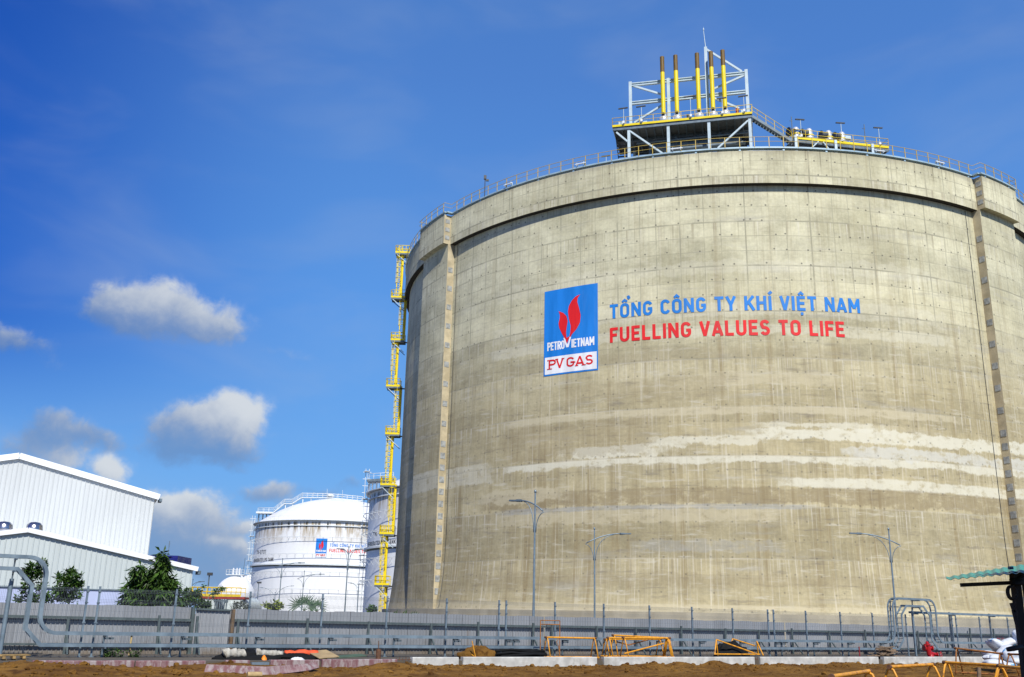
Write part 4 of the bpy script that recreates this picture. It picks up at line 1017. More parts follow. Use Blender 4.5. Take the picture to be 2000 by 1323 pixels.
# the wall runs plumb down from the eave
Ob = Vector((pe.x, pe.y, 0))
warehouse('tallest white warehouse rising behind the lower one against the sky', Ob, pe, pa, YZ, CLAD_W, 40, None, .5)
VENTM = simple('dark_polished_metal', (.42, .42, .46), .22, .95, .1, 3)
for px, py in ((8, 1033), (67, 1034)):
    q = hit(px, py, Os-WN*4.0, WN); m = MB(); rr = .60
    vs = []; nn = 28; pr = [(.5, -.5), (.5, -.25), (.9*rr+.1, -.2), (rr, .05), (.93*rr, .3), (.6*rr, .5), (.0, .56)]
    for i in range(nn):
        a0 = 2*math.pi*i/nn
        for (r_, z_) in pr:
            r2 = r_*(1 if i % 2 else .93); vs.append(q+Vector((r2*math.cos(a0), r2*math.sin(a0), z_)))
    k = len(pr); m.add(vs, [(i*k+j, ((i+1) % nn)*k+j, ((i+1) % nn)*k+j+1, i*k+j+1) for i in range(nn) for j in range(k-1)], True)
    m.build('turbine_ventilator', VENTM, wh)
a, c = at(287, 1100, 135), at(346, 1100, 135); zt_ = at(320, 1085, 135).z
bb_ = thing('blue_building', 'dark blue flat-roofed building peeking over the lower warehouse roof', 'building', ((a.x+c.x)/2, 138, YZ))
m = MB(); m.box(((a.x+c.x)/2, 138, (YZ+zt_)/2), (c.x-a.x, 6, zt_-YZ)); m.build('wall', simple('deep_blue_cladding', (.008, .012, .16), .5, 0, .1, 1), bb_)
m = MB(); q = at(328, 1086, 136); m.tube(q-Z*.3, q+Z*2.0, .05, n=5); m.bar(q+Z*1.6-Vector((.2, 0, 0)), q+Z*1.6+Vector((.2, 0, 0)), .04); m.build('antenna', GALV, bb_)

# ================================================================== grey sheet-metal site fence
def sheetmat(name, c0):
    m, t, b = newmat(name); g = t.n('ShaderNodeNewGeometry').outputs['Position']
    x, y, z = t.sep(g); al = t.m('MULTIPLY_ADD', x, .843, t.m('MULTIPLY', y, .538))
    bay = t.white(t.xyz(t.m('FLOOR', t.m('DIVIDE', al, .978)), 1.5, 2.5)); n = t.noise(t.xyz(t.m('MULTIPLY', al, 1.3), 0.0, t.m('MULTIPLY', z, .5)), 1, 5, .65); n2 = t.noise(g, 5, 5, .7)
    k = t.m('ADD', t.m('MULTIPLY_ADD', bay, .20, .90), t.m('MULTIPLY', t.m('SUBTRACT', n, .5), .45))
    c = t.mix(1, c0, t.xyz(k, k, k), 'MULTIPLY')
    mud = t.m('MULTIPLY', t.ss(t.m('MULTIPLY_ADD', t.m('SUBTRACT', n2, .5), 1.0, z), .75, .15), .75); c = t.mix(mud, c, (.17, .125, .075))
    st = t.noise(t.xyz(t.m('MULTIPLY', al, 2.6), 4.0, t.m('MULTIPLY', z, .25)), 1, 4, .6); c = t.mix(t.ss(st, .60, .74, 0, .5), c, (.19, .145, .11))
    seam = t.m('ABSOLUTE', t.m('SUBTRACT', t.m('FRACT', t.m('DIVIDE', al, .978)), .5)); c = t.mix(t.ss(seam, .484, .494, 0, .55), c, (.06, .06, .065))
    t.inp(b.inputs['Base Color'], c); b.inputs['Roughness'].default_value = .5
    return m
SHEET = sheetmat('grey_sheet_metal', (.255, .268, .285)); SHEET2 = sheetmat('light_grey_sheet_metal', (.31, .322, .338))
FRAMEG = simple('green_grey_frame_steel', (.075, .10, .10), .6, .1, .2, 3)
BROWNP = simple('brown_rusty_post', (.14, .09, .045), .8, 0, .3, 5)
PA = FA+FN*3.0
def ps(px): return (online(px, 1230, PA, FD)-PA).dot(FD)
def PP(s_, off, z): p = PA+FD*s_+FN*off; return Vector((p.x, p.y, z))
def sheet_fence(label, px0, px1, ztop, mat, off=0.0, posts=3.0, lean=0.0, cap=False, kind=0):
    s0, s1 = ps(px0), ps(px1); root = thing('sheet_fence', label, 'fence', PP((s0+s1)/2, off, YZ), 'grey sheet fence bays')
    wav = lambda x: ztop+.035*noise.noise(Vector((x*.35, 3.3, ztop*5)))+(.02 if int(x/.98) % 2 else 0)
    m = MB(); corr(m, PP(0, off, 0), FD, -FN, s0, s1, .16, wav, .163, .032); sh = m.build('sheet', mat, root)
    m = MB()
    if not cap:
        m.bar(PP(s0, off-.15, 1.56), PP(s1, off-.15, 1.53), .10, .10); m.build('rail', FRAMEG, root)
        m = MB(); m.bar(PP(s0, off-.14, .55), PP(s1, off-.14, .55), .08, .08); m.build('rail', FRAMEG, root)
    else:
        m.bar(PP(s0, off-.06, ztop+.03), PP(s1, off-.06, ztop+.01), .12, .07); m.build('capping', FRAMEG, root)
    x = s0+(.05 if cap else .3)
    rnd = random.Random(int(px0))
    while x < s1:
        l = rnd.uniform(-.05, .05)
        m = MB(); hgt = rnd.choice((1.62, 1.7, 1.58, 1.95)); m.bar(PP(x, off-.24, YZ), PP(x+l, off-.24, hgt), .09, .09, FD); po = m.build('post', FRAMEG, root)
        m = MB(); m.bar(PP(x, off-1.0, YZ), PP(x, off-.2, 1.15), .06, .06, FD); m.build('brace', FRAMEG, po)
        x += posts*rnd.uniform(.85, 1.15)
    return root
sheet_fence('grey sheet fence bay beside the galvanised goosenecks below the warehouse wall', -70, 369, 2.04, SHEET)
g = sheet_fence('lighter grey sheet gate panel with dark cap between two post pairs', 374, 442, 1.95, SHEET2, -.35, 3.2, cap=True)
sheet_fence('long grey sheet fence bay in front of the white gas tanks', 447, 1062, 2.01, SHEET)
sheet_fence('grey sheet fence bay behind the stacked yellow barriers', 1064, 1532, 2.02, SHEET)
sg = sheet_fence('grey sheet fence bay with red painted mark near the white sacks', 1534, 2080, 2.0, SHEET2)
m = MB(); m.bar(PP(ps(446), -.45, YZ), PP(ps(446), -.45, 2.0), .16, .12, FD); tag(m.build('gate_post', BROWNP), 'brown rust-stained post right of the lighter gate panel', 'post')
m = MB(); m.bar(PP(ps(371.5), -.1, YZ), PP(ps(371.5), -.1, 2.0), .30, .12, FD); tag(m.build('gate_post', FRAMEG), 'dark green-grey post left of the lighter gate panel', 'post')
m = MB(); sx = ps(1944)
for q, layer, _w in letters('H6', .95, .52, .55, .2):
    m.add([PP(sx+p.x, -.045-.004*layer, 1.02+p.y) for p in q], [(0, 1, 2, 3)])
m.build('red_painted_mark', simple('faded_red_paint', (.38, .03, .05), .7), sg)

# ================================================================== welded wire mesh fence
WIRE = simple('galvanised_wire', (.13, .15, .17), .5, .3, .1, 5)
def fs(px, py): return (online(px, py, FA, FD)-FA).dot(FD)
def FP(s_, off, z): p = FA+FD*s_+FN*off; return Vector((p.x, p.y, z))
POSTS = [[-5.9, -2.84, -.22], [.19, 2.98, 5.88, 8.96, 11.93, 14.87, 17.65], [18.04, 20.82, 23.78, 26.74, 29.67, 32.63, 35.37], [35.82, 38.47, 41.45, 44.39, 47.61], [48.33, 52.38], [52.81, 55.42, 58.69, 61.7]]
MLAB = ['wire mesh fence bays at the far left behind the bent cable trays', 'wire mesh fence run from the leafy tree to the concrete tank edge', 'wire mesh fence run behind the yellow barrier frames', 'wire mesh fence run between the tarp heap and the stick pile',
        'short wire mesh fence bay beside the red valve', 'wire mesh fence run behind the white sacks']
ZF0, ZF1 = .22, 2.60
for sec, lab in zip(POSTS, MLAB):
    root = thing('mesh_fence', lab, 'mesh fence', FP(sec[0], 0, YZ), 'welded wire mesh fence runs')
    for s_ in sec:
        m = MB(); m.bar(FP(s_, 0, YZ), FP(s_, 0, 2.67), .065, .065, FD); m.box(FP(s_, 0, YZ+.01), (.16, .16, .02), (FD, FN, Z)); m.box(FP(s_, 0, 2.68), (.075, .075, .02), (FD, FN, Z)); po = m.build('post', GALV, root)
        m = MB()
        for z in (.6, 1.4, 2.1, 2.5): m.box(FP(s_, -.04, z), (.12, .03, .05), (FD, FN, Z))
        m.build('clamp', GALV_D, po)
    for s0, s1 in zip(sec, sec[1:]):
        m = MB(); x = s0+.05; w = .0026
        n = int((s1-s0-.1)/.055)
        for i in range(n+1):
            x = s0+.05+(s1-s0-.1)*i/n; m.bar(FP(x, -.03, ZF0), FP(x, -.03, ZF1+.03), w*2, w*2, FD)
        for zc in (ZF0, .62, 1.02, 1.42, 1.82, 2.22, ZF1):
            m.bar(FP(s0, -.03, zc), FP(s1, -.03, zc), w*2.2, w*2.2)
            if zc not in (ZF0, .62, 1.02, 1.82): m.bar(FP(s0, -.07, zc-.05), FP(s1, -.07, zc-.05), w*2.2, w*2.2); m.bar(FP(s0, -.03, zc-.10), FP(s1, -.03, zc-.10), w*2.2, w*2.2)
        m.build('wire_panel', WIRE, root)

# ================================================================== galvanised cable trays with goosenecks
def arc3(cx, cz, r, a0, a1, n=8): return [(cx+r*math.cos(R(a0+(a1-a0)*i/n)), cz+r*math.sin(R(a0+(a1-a0)*i/n))) for i in range(n+1)]
TOFF = -.42
def tray(label, pts, wid=.36):
    off = TOFF
    root = thing('cable_tray', label, 'cable tray', FP(pts[0][0], off, pts[0][1]), 'long galvanised cable trays')
    for k in (-wid/2, wid/2):
        P = [FP(s_, off+k, z) for s_, z in pts]; m = MB(); m.rect_path(P, .035, .12, FN)
        m.build('side_rail', GALV, root)
    m = MB(); acc = 0
    for (a, b), (c, d) in zip(pts, pts[1:]):
        L = math.hypot(c-a, d-b); t_ = (.3-acc)
        while t_ <= L:
            f = t_/L; m.bar(FP(a+(c-a)*f, off-wid/2, b+(d-b)*f), FP(a+(c-a)*f, off+wid/2, b+(d-b)*f), .05, .03); t_ += .3
        acc = (acc+L) % .3
    m.build('rung', GALV_D, root); 
    m = MB(); s_ = 4.0
    while s_ < 60:
        if not (45 < s_ < 52): m.box(FP(s_, off-wid/2-.025, pts[-1][1]), (.34, .012, .10), (FD, FN, Z))
        s_ += 5.9
    m.build('splice_plate', GALV, root)
    return root
zu, zl, zuh, zlh, rb = 1.03, .63, 3.60, 3.18, .62
A_ = FA+FN*TOFF
def fo(px, py): return (online(px, py, A_, FD)-A_).dot(FD)
sU, sL = fo(86, 1150), fo(61, 1150); sR0, sR1 = fo(1741, 1215), fo(1824, 1210); sl0, sl1 = fo(1757, 1215), fo(1812, 1215)
up = [(-9, zuh)]+arc3(sU-rb, zuh-rb, rb, 90, 0)+arc3(sU+rb, zu+rb, rb, 180, 270)+arc3(sR0-rb, zu+rb, rb, 270, 360)+arc3(sR0+rb, zuh-rb, rb, 180, 90)+arc3(sR1-rb, zuh-rb, rb, 90, 0)+arc3(sR1+rb, zu+rb, rb, 180, 270)+[(66, zu)]
ch = .55
lo = [(-9, zlh), (sL-ch, zlh), (sL, zlh-ch), (sL, zl+ch), (sL+ch, zl), (sl0-ch, zl), (sl0, zl+ch), (sl0, zlh-ch), (sl0+ch, zlh), (sl1-ch, zlh), (sl1, zlh-ch), (sl1, zl+ch), (sl1+ch, zl), (66, zl)]
tray('upper galvanised cable tray with rounded bends rising over both ends', up)
tray('lower galvanised cable tray with angular bends running under the rounded one', lo)
hz = online(1900, 1200.5, FA+FN*.3, FD).z; s0h = fo(1800, 1197)
root = thing('cable_tray', 'short high cable tray on tall posts running to the right behind the shelter', 'cable tray', FP(s0h, .3, hz), 'long galvanised cable trays')
for k in (.15, .5):
    m = MB(); m.rect_path([FP(s0h, k, hz), FP(66, k, hz)], .035, .13, FN); m.build('side_rail', GALV, root)
m = MB(); x = s0h+.1
while x < 66: m.bar(FP(x, .15, hz), FP(x, .5, hz), .05, .03); x += .35
m.build('rung', GALV_D, root)
for x in (s0h+.4, 53.0, 57.5, 62):
    m = MB(); m.bar(FP(x, .55, YZ), FP(x, .55, hz+.1), .09, .09, FD); m.bar(FP(x, .1, hz-.1), FP(x, .6, hz-.1), .06, .06); m.build('support_post', GALV_D, root)
# tray supports
SUP = [(sec_s, lab_) for sec_s, lab_ in ((fo(13, 1210), 'thick steel post carrying the raised tray ends at the far left'), (fo(1752, 1230), 'tray support post under the left leg of the right gooseneck'), (fo(1795, 1230), 'tray support post inside the right gooseneck beside the red valve'))]
for s_, lab in SUP:
    t_ = thing('tray_support', lab, 'support post', FP(s_, TOFF+.35, YZ), 'tall posts under the raised trays')
    far = lab.startswith('thick')
    m = MB(); m.tube(FP(s_, TOFF+.35, YZ), FP(s_, TOFF+.35, 2.85 if far else 3.1), .075 if far else .055, n=12); m.build('pole', GALV, t_)
    m = MB(); m.bar(FP(s_, TOFF+.35, 2.7), FP(s_, TOFF+.3, 3.56), .05, .05, FD)
    for z in (3.09, 3.51): m.bar(FP(s_, TOFF-.25, z), FP(s_, TOFF+.4, z), .06, .05)
    m.build('bracket', GALV_D, t_)
BR = [s_ for sec in POSTS for s_ in sec if s_ > 0 and not 47 < s_ < 52][0:18]
PIXLAB = ['below the leafy tree', 'right of the leafy tree', 'below the rusty white tank', 'above the orange tarp', 'left of the yellow ladder', 'right of the rusty stub', 'left of the black bundle', 'at the black bundle', 'at the rusty scaffold frame', 'left of the barrier stack', 'behind the barrier stack', 'right of the barrier stack',
          'left of the tarp heap', 'at the tarp heap', 'right of the tarp heap', 'further right of the tarp heap', 'left of the stick pile', 'behind the stick pile']
for s_, w in zip(BR, PIXLAB):
    x = s_+.33
    t_ = thing('tray_bracket', 'steel angle bracket and strut carrying both cable trays '+w, 'bracket', FP(x, TOFF, YZ), 'brackets under the cable trays')
    m = MB(); m.bar(FP(x, TOFF+.25, YZ), FP(x, TOFF+.25, 1.0), .07, .07, FD); m.build('upright', GALV_D, t_)
    for z in (zu-.09, zl-.09): m = MB(); m.bar(FP(x, TOFF-.24, z), FP(x, TOFF+.3, z), .05, .05); m.build('arm', GALV_D, t_)
    m = MB(); m.bar(FP(x+.35, TOFF+.25, .86), FP(x, TOFF+.25, .86), .05, .07); m.build('arm', GALV_D, t_)

# ================================================================== street lamps
def street_lamp(label, px, ptop, Y, arms, group, zb_=YZ, hgt=None, rad=.085):
    """arms: list of (sign, reach, rise, drop of the short tail)"""
    tp = at(px, ptop, Y); root = thing('street_lamp', label, 'street lamp', (tp.x, tp.y, zb_), group)
    b0 = Vector((tp.x, tp.y, zb_)); m = MB(); m.tube(b0, b0+Z*.5, rad*1.25, n=10); m.tube(b0+Z*.5, tp, rad, rad*.55, n=10); m.lathe(tp, [(0, .22), (rad*.9, .14), (rad*.9, .02), (rad*.5, 0)][::-1], 8); m.build('pole', GALV, root)
    for sg, reach, rise, tail, dy in arms:
        d = Vector((sg, dy, 0)).normalized(); c = tp-Z*.75
        P = []
        for i in range(9):
            f = i/8; x = -tail+(reach+tail)*f; P.append(c+d*x+Z*(rise*(1-(1-f)**2)-rise*(1-(1-tail/(reach+tail))**2)))
        m = MB(); m.path(P, .045, 6)
        e = P[6]-c; m.path([c+d*(rad+e.dot(d)*f**2.0)+Z*(-1.7+(1.7+e.z-.05)*(1-(1-f)**1.6)) for f in (0, .15, .3, .45, .6, .75, .9, 1)], .028, 5)
        if tail > .2: e = P[0]-c; m.path([c+d*(-rad+e.dot(d)*f**2.0)+Z*(-1.7+(1.7+e.z-.05)*(1-(1-f)**1.6)) for f in (0, .2, .4, .6, .8, 1)], .028, 5)
        ar = m.build('arm', GALV, root)
        e = P[-1]; m = MB(); fw = (P[-1]-P[-2]).normalized(); m.bar(e-fw*.15, e+fw*.75, .30, .10); m.bar(e-fw*.15, e+fw*.2, .2, .16); m.build('lamp_head', GALV_D, ar)
FG = 'street lamps in front of the concrete tank'; RGp = 'street lamps in front of the white tanks'
street_lamp('tallest street lamp before the concrete tank, its arm reaching left', 1045.5, 963, 61, [(-1, 1.25, .75, .62, .8)], FG)
street_lamp('street lamp before the concrete tank with its arm reaching right', 1161, 1035, 80, [(1, 2.3, .85, .7, .15)], FG)
street_lamp('street lamp behind the raised tray gooseneck, its arm reaching left', 1735.5, 1036, 76, [(-1, 2.2, .85, .75, .15)], FG)
street_lamp('street lamp with a single long arm over the rusty white tank', 552, 1093, 135, [(1, 2.3, .7, .9, .1)], RGp)
street_lamp('second single-arm street lamp before the white tank, above the palm', 594.5, 1117, 165, [(1, 2.6, .8, 1.0, .1)], RGp)
street_lamp('tall street lamp with two short curved arms by the red lettering', 681.5, 1070, 110, [(-1, .9, .6, 0, .6), (1, .9, .6, 0, .6)], RGp)
street_lamp('low far street lamp with two wide arms like a Y', 537.5, 1158, 270, [(-1, 3.6, 2.0, 0, 0), (1, 4.2, 2.6, 0, 0)], RGp, rad=.13)
street_lamp('small curved street lamp beside the pipe riser of the half hidden tank', 701, 1143, 200, [(-1, 1.6, 1.1, 0, .2)], RGp, rad=.11)
street_lamp('street lamp right of the lower warehouse with a hooked arm', 377, 1133, 150, [(1, 1.0, .5, 0, 0)], RGp)
for px, py, Y, lab in ((409, 1123, 140, 'slim floodlight pole between the warehouse and the gas spheres'), (505.5, 1139, 230, 'slim floodlight pole at the left edge of the rusty white tank')):
    tp = at(px, py, Y); root = thing('floodlight_pole', lab, 'floodlight', (tp.x, tp.y, YZ)); m = MB(); m.tube(Vector((tp.x, tp.y, YZ)), tp, .09, n=8); m.build('pole', GALV_D, root)
    m = MB(); m.box(tp+Vector((.1, -.1, .1)), (.7 if Y < 200 else 1.0, .35, .4)); m.build('lamp_head', STEEL_D, root)

# ================================================================== trees and plants
def leaves(mb, blobs, n, size, asp, rnd, droop=.0, shell=.55):
    tot = sum(r**2.2 for _, r in blobs)
    for c, r in blobs:
        k = int(n*r**2.2/tot)
        tw = max(3, k//7)
        for _ in range(tw):
            d = Vector((rnd.gauss(0, 1), rnd.gauss(0, 1), rnd.gauss(0, 1))).normalized(); p0 = Vector(c)+d*(r*(shell+(1-shell)*rnd.random()**.6)*rnd.uniform(.75, 1.12))
            for j in range(7):
                a = Vector((rnd.gauss(0, 1), rnd.gauss(0, 1), rnd.gauss(0, .6)-droop)).normalized(); L = size*rnd.uniform(.7, 1.25); w = L*asp
                p = p0+a*L*.1; s_ = a.cross(Vector((rnd.gauss(0, .5), rnd.gauss(0, .5), 1))).normalized()
                q = a.cross(s_)*(.10*L)
                mid = p+a*L*.5
                mb.add([p, mid+s_*w*.5+q, p+a*L-Z*droop*L*.3, mid-s_*w*.5+q], [(0, 1, 2, 3)])
def plant(name, label, cat, px, Y, blobs, n, size, asp, mat, droop, seed, group=None, trunk_r=.06, shell=.5):
    rnd = random.Random(seed); b0 = at(px, 1200, Y); b0.z = YZ; root = thing(name, label, cat, b0, group)
    B_ = []
    for x, y, rp in blobs: q = at(x, y, Y+rnd.uniform(-.4, .4)); B_.append((q, rp/FPX*Y))
    m = MB()
    top = max(B_, key=lambda b: b[0].z)[0]
    m.path([b0, b0.lerp(top, .4)+Vector((.05, 0, 0)), b0.lerp(top, .75), top], [trunk_r, trunk_r*.8, trunk_r*.55, trunk_r*.25], 7)
    for c, r in B_:
        a = b0.lerp(top, max(.15, min(.8, (c.z-b0.z)/(top.z-b0.z+.01)-.28))); m.path([a, a.lerp(c, .5)+Z*r*.1, c], [trunk_r*.45, trunk_r*.3, trunk_r*.12], 5)
    m.build('trunk', TRUNK, root)
    m = MB(); leaves(m, B_, n, size, asp, rnd, droop, shell); m.build('crown', mat, root)
    return root
plant('tree', 'dense leafy tree with a pointed crown in front of the lower warehouse', 'tree', 297, 58,
      [(315, 1083, 9), (316, 1096, 12), (307, 1112, 15), (325, 1108, 9), (296, 1128, 20), (272, 1112, 12), (262, 1118, 8), (266, 1135, 15), (322, 1130, 15), (337, 1140, 12), (346, 1146, 7), (252, 1146, 10), (290, 1150, 26), (255, 1165, 14), (240, 1175, 9), (322, 1160, 24), (345, 1168, 12), (300, 1178, 28), (270, 1180, 18)], 5200, .46, .27, LEAF_D, .55, 3, trunk_r=.12, shell=.35)
plant('bush', 'thin airy bush partly hidden behind the bent cable trays', 'bush', 66, 50,
      [(82, 1103, 9), (88, 1100, 6), (63, 1112, 13), (54, 1120, 11), (74, 1122, 10), (56, 1138, 9), (46, 1148, 8), (82, 1148, 9), (40, 1168, 8), (60, 1165, 10), (90, 1168, 11), (98, 1172, 6), (34, 1172, 5), (72, 1172, 9)], 1150, .24, .45, LEAF_D, 0, 5, 'bushes before the warehouse', .03)
plant('bush', 'rounded airy bush standing between the bent trays and the leafy tree', 'bush', 133, 50,
      [(141, 1119, 8), (128, 1124, 9), (152, 1124, 6), (118, 1132, 9), (135, 1138, 16), (150, 1145, 11), (158, 1140, 5), (117, 1152, 12), (133, 1160, 12), (112, 1168, 7), (150, 1165, 8), (128, 1174, 9)], 1350, .24, .45, LEAF_D, 0, 9, 'bushes before the warehouse', .03)
plant('shrub', 'leafy shrub between the lower warehouse and the pipe rack', 'shrub', 374, 62,
      [(368, 1160, 12), (376, 1172, 14), (386, 1158, 8), (360, 1176, 10), (392, 1176, 9), (402, 1180, 7)], 1700, .22, .4, LEAF_D, .2, 12, 'shrubs behind the sheet fence', .03)
plant('shrub', 'sparse twig of leaves in front of the gas sphere railings', 'shrub', 424, 70,
      [(431, 1149, 5), (437, 1150, 4), (424, 1155, 6), (417, 1160, 5), (405, 1182, 8), (398, 1146, 4)], 420, .22, .4, LEAF_M, .1, 13, 'shrubs behind the sheet fence', .025)
plant('shrub', 'grey dry shrub under the right end of the pipe rack', 'shrub', 470, 62,
      [(458, 1184, 7), (468, 1182, 8), (480, 1186, 7), (476, 1178, 5)], 600, .12, .5, leafmat('dull_grey_leaf', (.05, .06, .035), (.16, .17, .13)), 0, 14, 'shrubs behind the sheet fence', .02)
plant('shrub', 'yellow-green shrub in front of the rusty white tank', 'shrub', 534, 60,
      [(522, 1182, 5), (530, 1184, 5), (541, 1182, 6), (546, 1186, 5), (536, 1190, 6)], 420, .26, .42, LEAF_Y, .1, 15, 'shrubs behind the sheet fence', .02)
plant('shrub', 'bright green shrub left of the foot of the yellow ladder', 'shrub', 726, 62,
      [(726, 1188, 5), (722, 1192, 4), (731, 1191, 4)], 260, .2, .5, LEAF_M, .1, 16, 'shrubs behind the sheet fence', .02)
plant('creeper', 'green creeper climbing a fence post behind the stacked barriers', 'creeper', 1301, 56,
      [(1300, 1222, 4), (1303, 1232, 4), (1298, 1240, 4), (1301, 1248, 4)], 420, .12, .6, LEAF_M, .3, 17, None, .015)
def fan_palm(label, px, py, Y, nf, size, seed):
    nf -= 2; rnd = random.Random(seed); q = at(px, py, Y); root = thing('fan_palm', label, 'palm', (q.x, q.y, YZ), 'small fan palms before the white tank')
    m = MB(); b0 = Vector((q.x, q.y, YZ)); m.tube(b0, q, .12, .09, n=8); m.build('trunk', TRUNK, root)
    m = MB()
    for i in range(nf):
        a = R(20+140*(i+.5)/nf+rnd.uniform(-10, 10)); d = Vector((math.cos(a), rnd.uniform(-.5, .5), math.sin(a))).normalized(); c = q+d*size*rnd.uniform(.2, .5)
        m.path([q, q+d*size*.15, c], .02, 5); s_ = d.cross(Vector((rnd.uniform(-.4, .4), 1, rnd.uniform(-.3, .3)))).normalized()
        for k in range(-5, 6):
            f = R(k*16); e = (d*math.cos(f)+s_*math.sin(f)).normalized(); w = e.cross(d.cross(s_)).normalized()*.034*size; L = size*rnd.uniform(.6, .85)
            m.add([c, c+e*L*.4+w, c+e*L-Z*L*.12, c+e*L*.4-w], [(0, 1, 2, 3)])
    m.build('fronds', LEAF_P, root)
fan_palm('wide grey-green fan palm above the sheet fence left of the mesh post', 594, 1193, 62, 7, 1.1, 3)
fan_palm('smaller grey-green fan palm leaning right beside the mesh post', 619, 1194, 62, 6, .85, 4)
def strap(label, px, Y, n, spread, hgt, seed):
    rnd = random.Random(seed); q = at(px, 1192, Y); b0 = Vector((q.x, q.y, YZ)); m = MB()
    for i in range(n):
        x = b0+Vector((rnd.uniform(-spread, spread), rnd.uniform(-.5, .5), q.z-hgt-YZ)); d = Vector((rnd.uniform(.1, .6), rnd.uniform(-.2, .2), 1)).normalized(); L = hgt*rnd.uniform(.6, 1.2); w = Vector((.06, 0, 0))
        m.add([x-w, x+w, x+d*L*.6+w*.8, x+d*L, x+d*L*.6-w*.8], [(0, 1, 2, 3, 4)])
        m.tube(Vector((x.x, x.y, YZ)), x, .02, n=4)
    return tag(m.build('strap_leaf_plant', LEAF_D, base=b0), label, 'plant', 'strap-leaved plants at the tank foot')
strap('dark strap-leaved clump at the foot of the concrete tank', 788, 75, 26, 1.0, .8, 5)
strap('dark strap-leaved clump just right of the yellow ladder foot', 757, 78, 14, .5, .9, 6)
for px, lab in ((205, 'weeds growing along the fence foot below the bush'), (240, 'weeds at the fence foot left of the bamboo stake')):
    rnd = random.Random(px); q = strip(px, 3.6); m = MB(); B_ = [(q+Vector((rnd.uniform(-.6, .6), 0, .12)), .22) for _ in range(5)]; leaves(m, B_, 420, .10, .4, rnd, 0, .3)
    tag(m.build('weed_clump', LEAF_M, base=q), lab, 'weeds', 'weeds at the fence foot')

# ================================================================== curb blocks
def curbmat_red():
    m, t, b = newmat('red_stained_formwork'); p = t.n('ShaderNodeTexCoord').outputs['Object']; x, y, z = t.sep(p)
    a = t.noise(p, 1.3, 6, .7); s_ = t.noise(t.xyz(t.m('MULTIPLY', x, 5.0), t.m('MULTIPLY', y, 5.0), t.m('MULTIPLY', z, 1.2)), 1, 5, .7)
    c = t.mix(t.ss(s_, .40, .62), (.17, .075, .08), (.33, .285, .275)); c = t.mix(t.ss(a, .46, .66, 0, .7), c, (.27, .17, .17))
    t.inp(b.inputs['Base Color'], c); b.inputs['Roughness'].default_value = .85
    return m
REDF = curbmat_red()
def csd(px): return (online(px, 1290, CA, CD)-CA).dot(CD)
def curb(label, px0, px1, zt_, mat, name='kerb_beam', grp='white concrete kerb beams', rough=.0):
    s0, s1 = csd(px0), csd(px1); m = MB(); n = max(1, int((s1-s0)/.5)); vs = []
    for i in range(n+1):
        s_ = s0+(s1-s0)*i/n; j = rough*noise.noise(Vector((s_*1.7, 2, 3)))
        for off, z in ((0, -.05), (0, zt_-.025+j), (.025, zt_+j), (.24, zt_+j), (.24, -.05)): p = CA+CD*s_+CN*off; vs.append((p.x, p.y, z))
    m.add(vs, [(5*i+k, 5*i+5+k, 5*i+6+k, 5*i+1+k) for i in range(n) for k in range(4)]+[(4, 3, 2, 1, 0), tuple(5*n+k for k in range(5))])
    return tag(m.build(name, mat), label, 'kerb', grp)
RG = 'red-stained formwork kerbs'
curb('red and white stained kerb half buried in earth at the far left', 64, 263, .235, REDF, 'formwork_kerb', RG, .03)
curb('red stained kerb half buried in earth below the leafy tree', 266, 402, .225, REDF, 'formwork_kerb', RG, .03)
curb('short purplish stained kerb behind the long slab', 441, 488, .235, REDF, 'formwork_kerb', RG, .02)
curb('buff and red stained kerb below the rolled white sheeting', 529, 624, .245, REDF, 'formwork_kerb', RG, .02)
curb('red and white stained kerb below the plywood sheet', 629, 776, .26, REDF, 'formwork_kerb', RG, .03)
curb('white concrete kerb beam left of the black gap', 806, 896, .335, CONC_C)
curb('white concrete kerb beam below the black bundle', 905, 1166, .34, CONC_C)
curb('white concrete kerb beam below the stacked yellow barriers', 1180, 1474, .34, CONC_C)
curb('white concrete kerb beam left of the stick pile', 1485, 1716, .34, CONC_C)
curb('white concrete kerb beam below the red valve', 1727, 1945, .34, CONC_C)
for px, lab in ((1171, 'rusty starter bars in the gap left of the barrier stack'), (1479, 'rusty starter bars in the gap right of the tarp heap'), (789, 'rusty starter bars in the gap right of the rusty stub')):
    m = MB(); s0 = csd(px)
    for i in range(6):
        p = CA+CD*(s0-.30+.14*i)+CN*.12; z0 = .02; m.tube(Vector((p.x, p.y, z0-.1)), Vector((p.x+.02, p.y, .30+.04*(i % 2))), .012, n=5)
    for z in (.12, .24): p, q = CA+CD*(s0-.5)+CN*.12, CA+CD*(s0+.5)+CN*.12; m.tube(Vector((p.x, p.y, z)), Vector((q.x, q.y, z)), .012, n=5)
    tag(m.build('starter_bars', RUST), lab, 'rebar', 'rebar in the kerb gaps')
# long stained slab lying on the earth
m = MB(); P = [onz(401, 1306, .12), onz(520, 1312, .08), onz(600, 1304, .16), onz(619, 1299, .22)]
m.rect_path(P, .06, .26, Vector((.25, -1, .55)).normalized()); tag(m.build('stained_board', REDF), 'long red and white stained formwork board lying on the earth', 'board')
m = MB(); p = onz(497, 1318, .06); m.tube(p-CD*.22, p+CD*.22, .085, n=10); tag(m.build('wood_offcut', simple('pale_wood', (.42, .30, .14), .8, 0, .2, 6)), 'short round wood offcut on the earth below the stained board', 'wood')
m = MB(); a, c = strip(492, -.1), strip(526, -.1); m.bar(Vector((a.x, a.y, .11)), Vector((c.x, c.y, .11)), .14, .12); tag(m.build('steel_channel', GALV), 'short grey steel channel lying in the kerb gap', 'steel offcut')

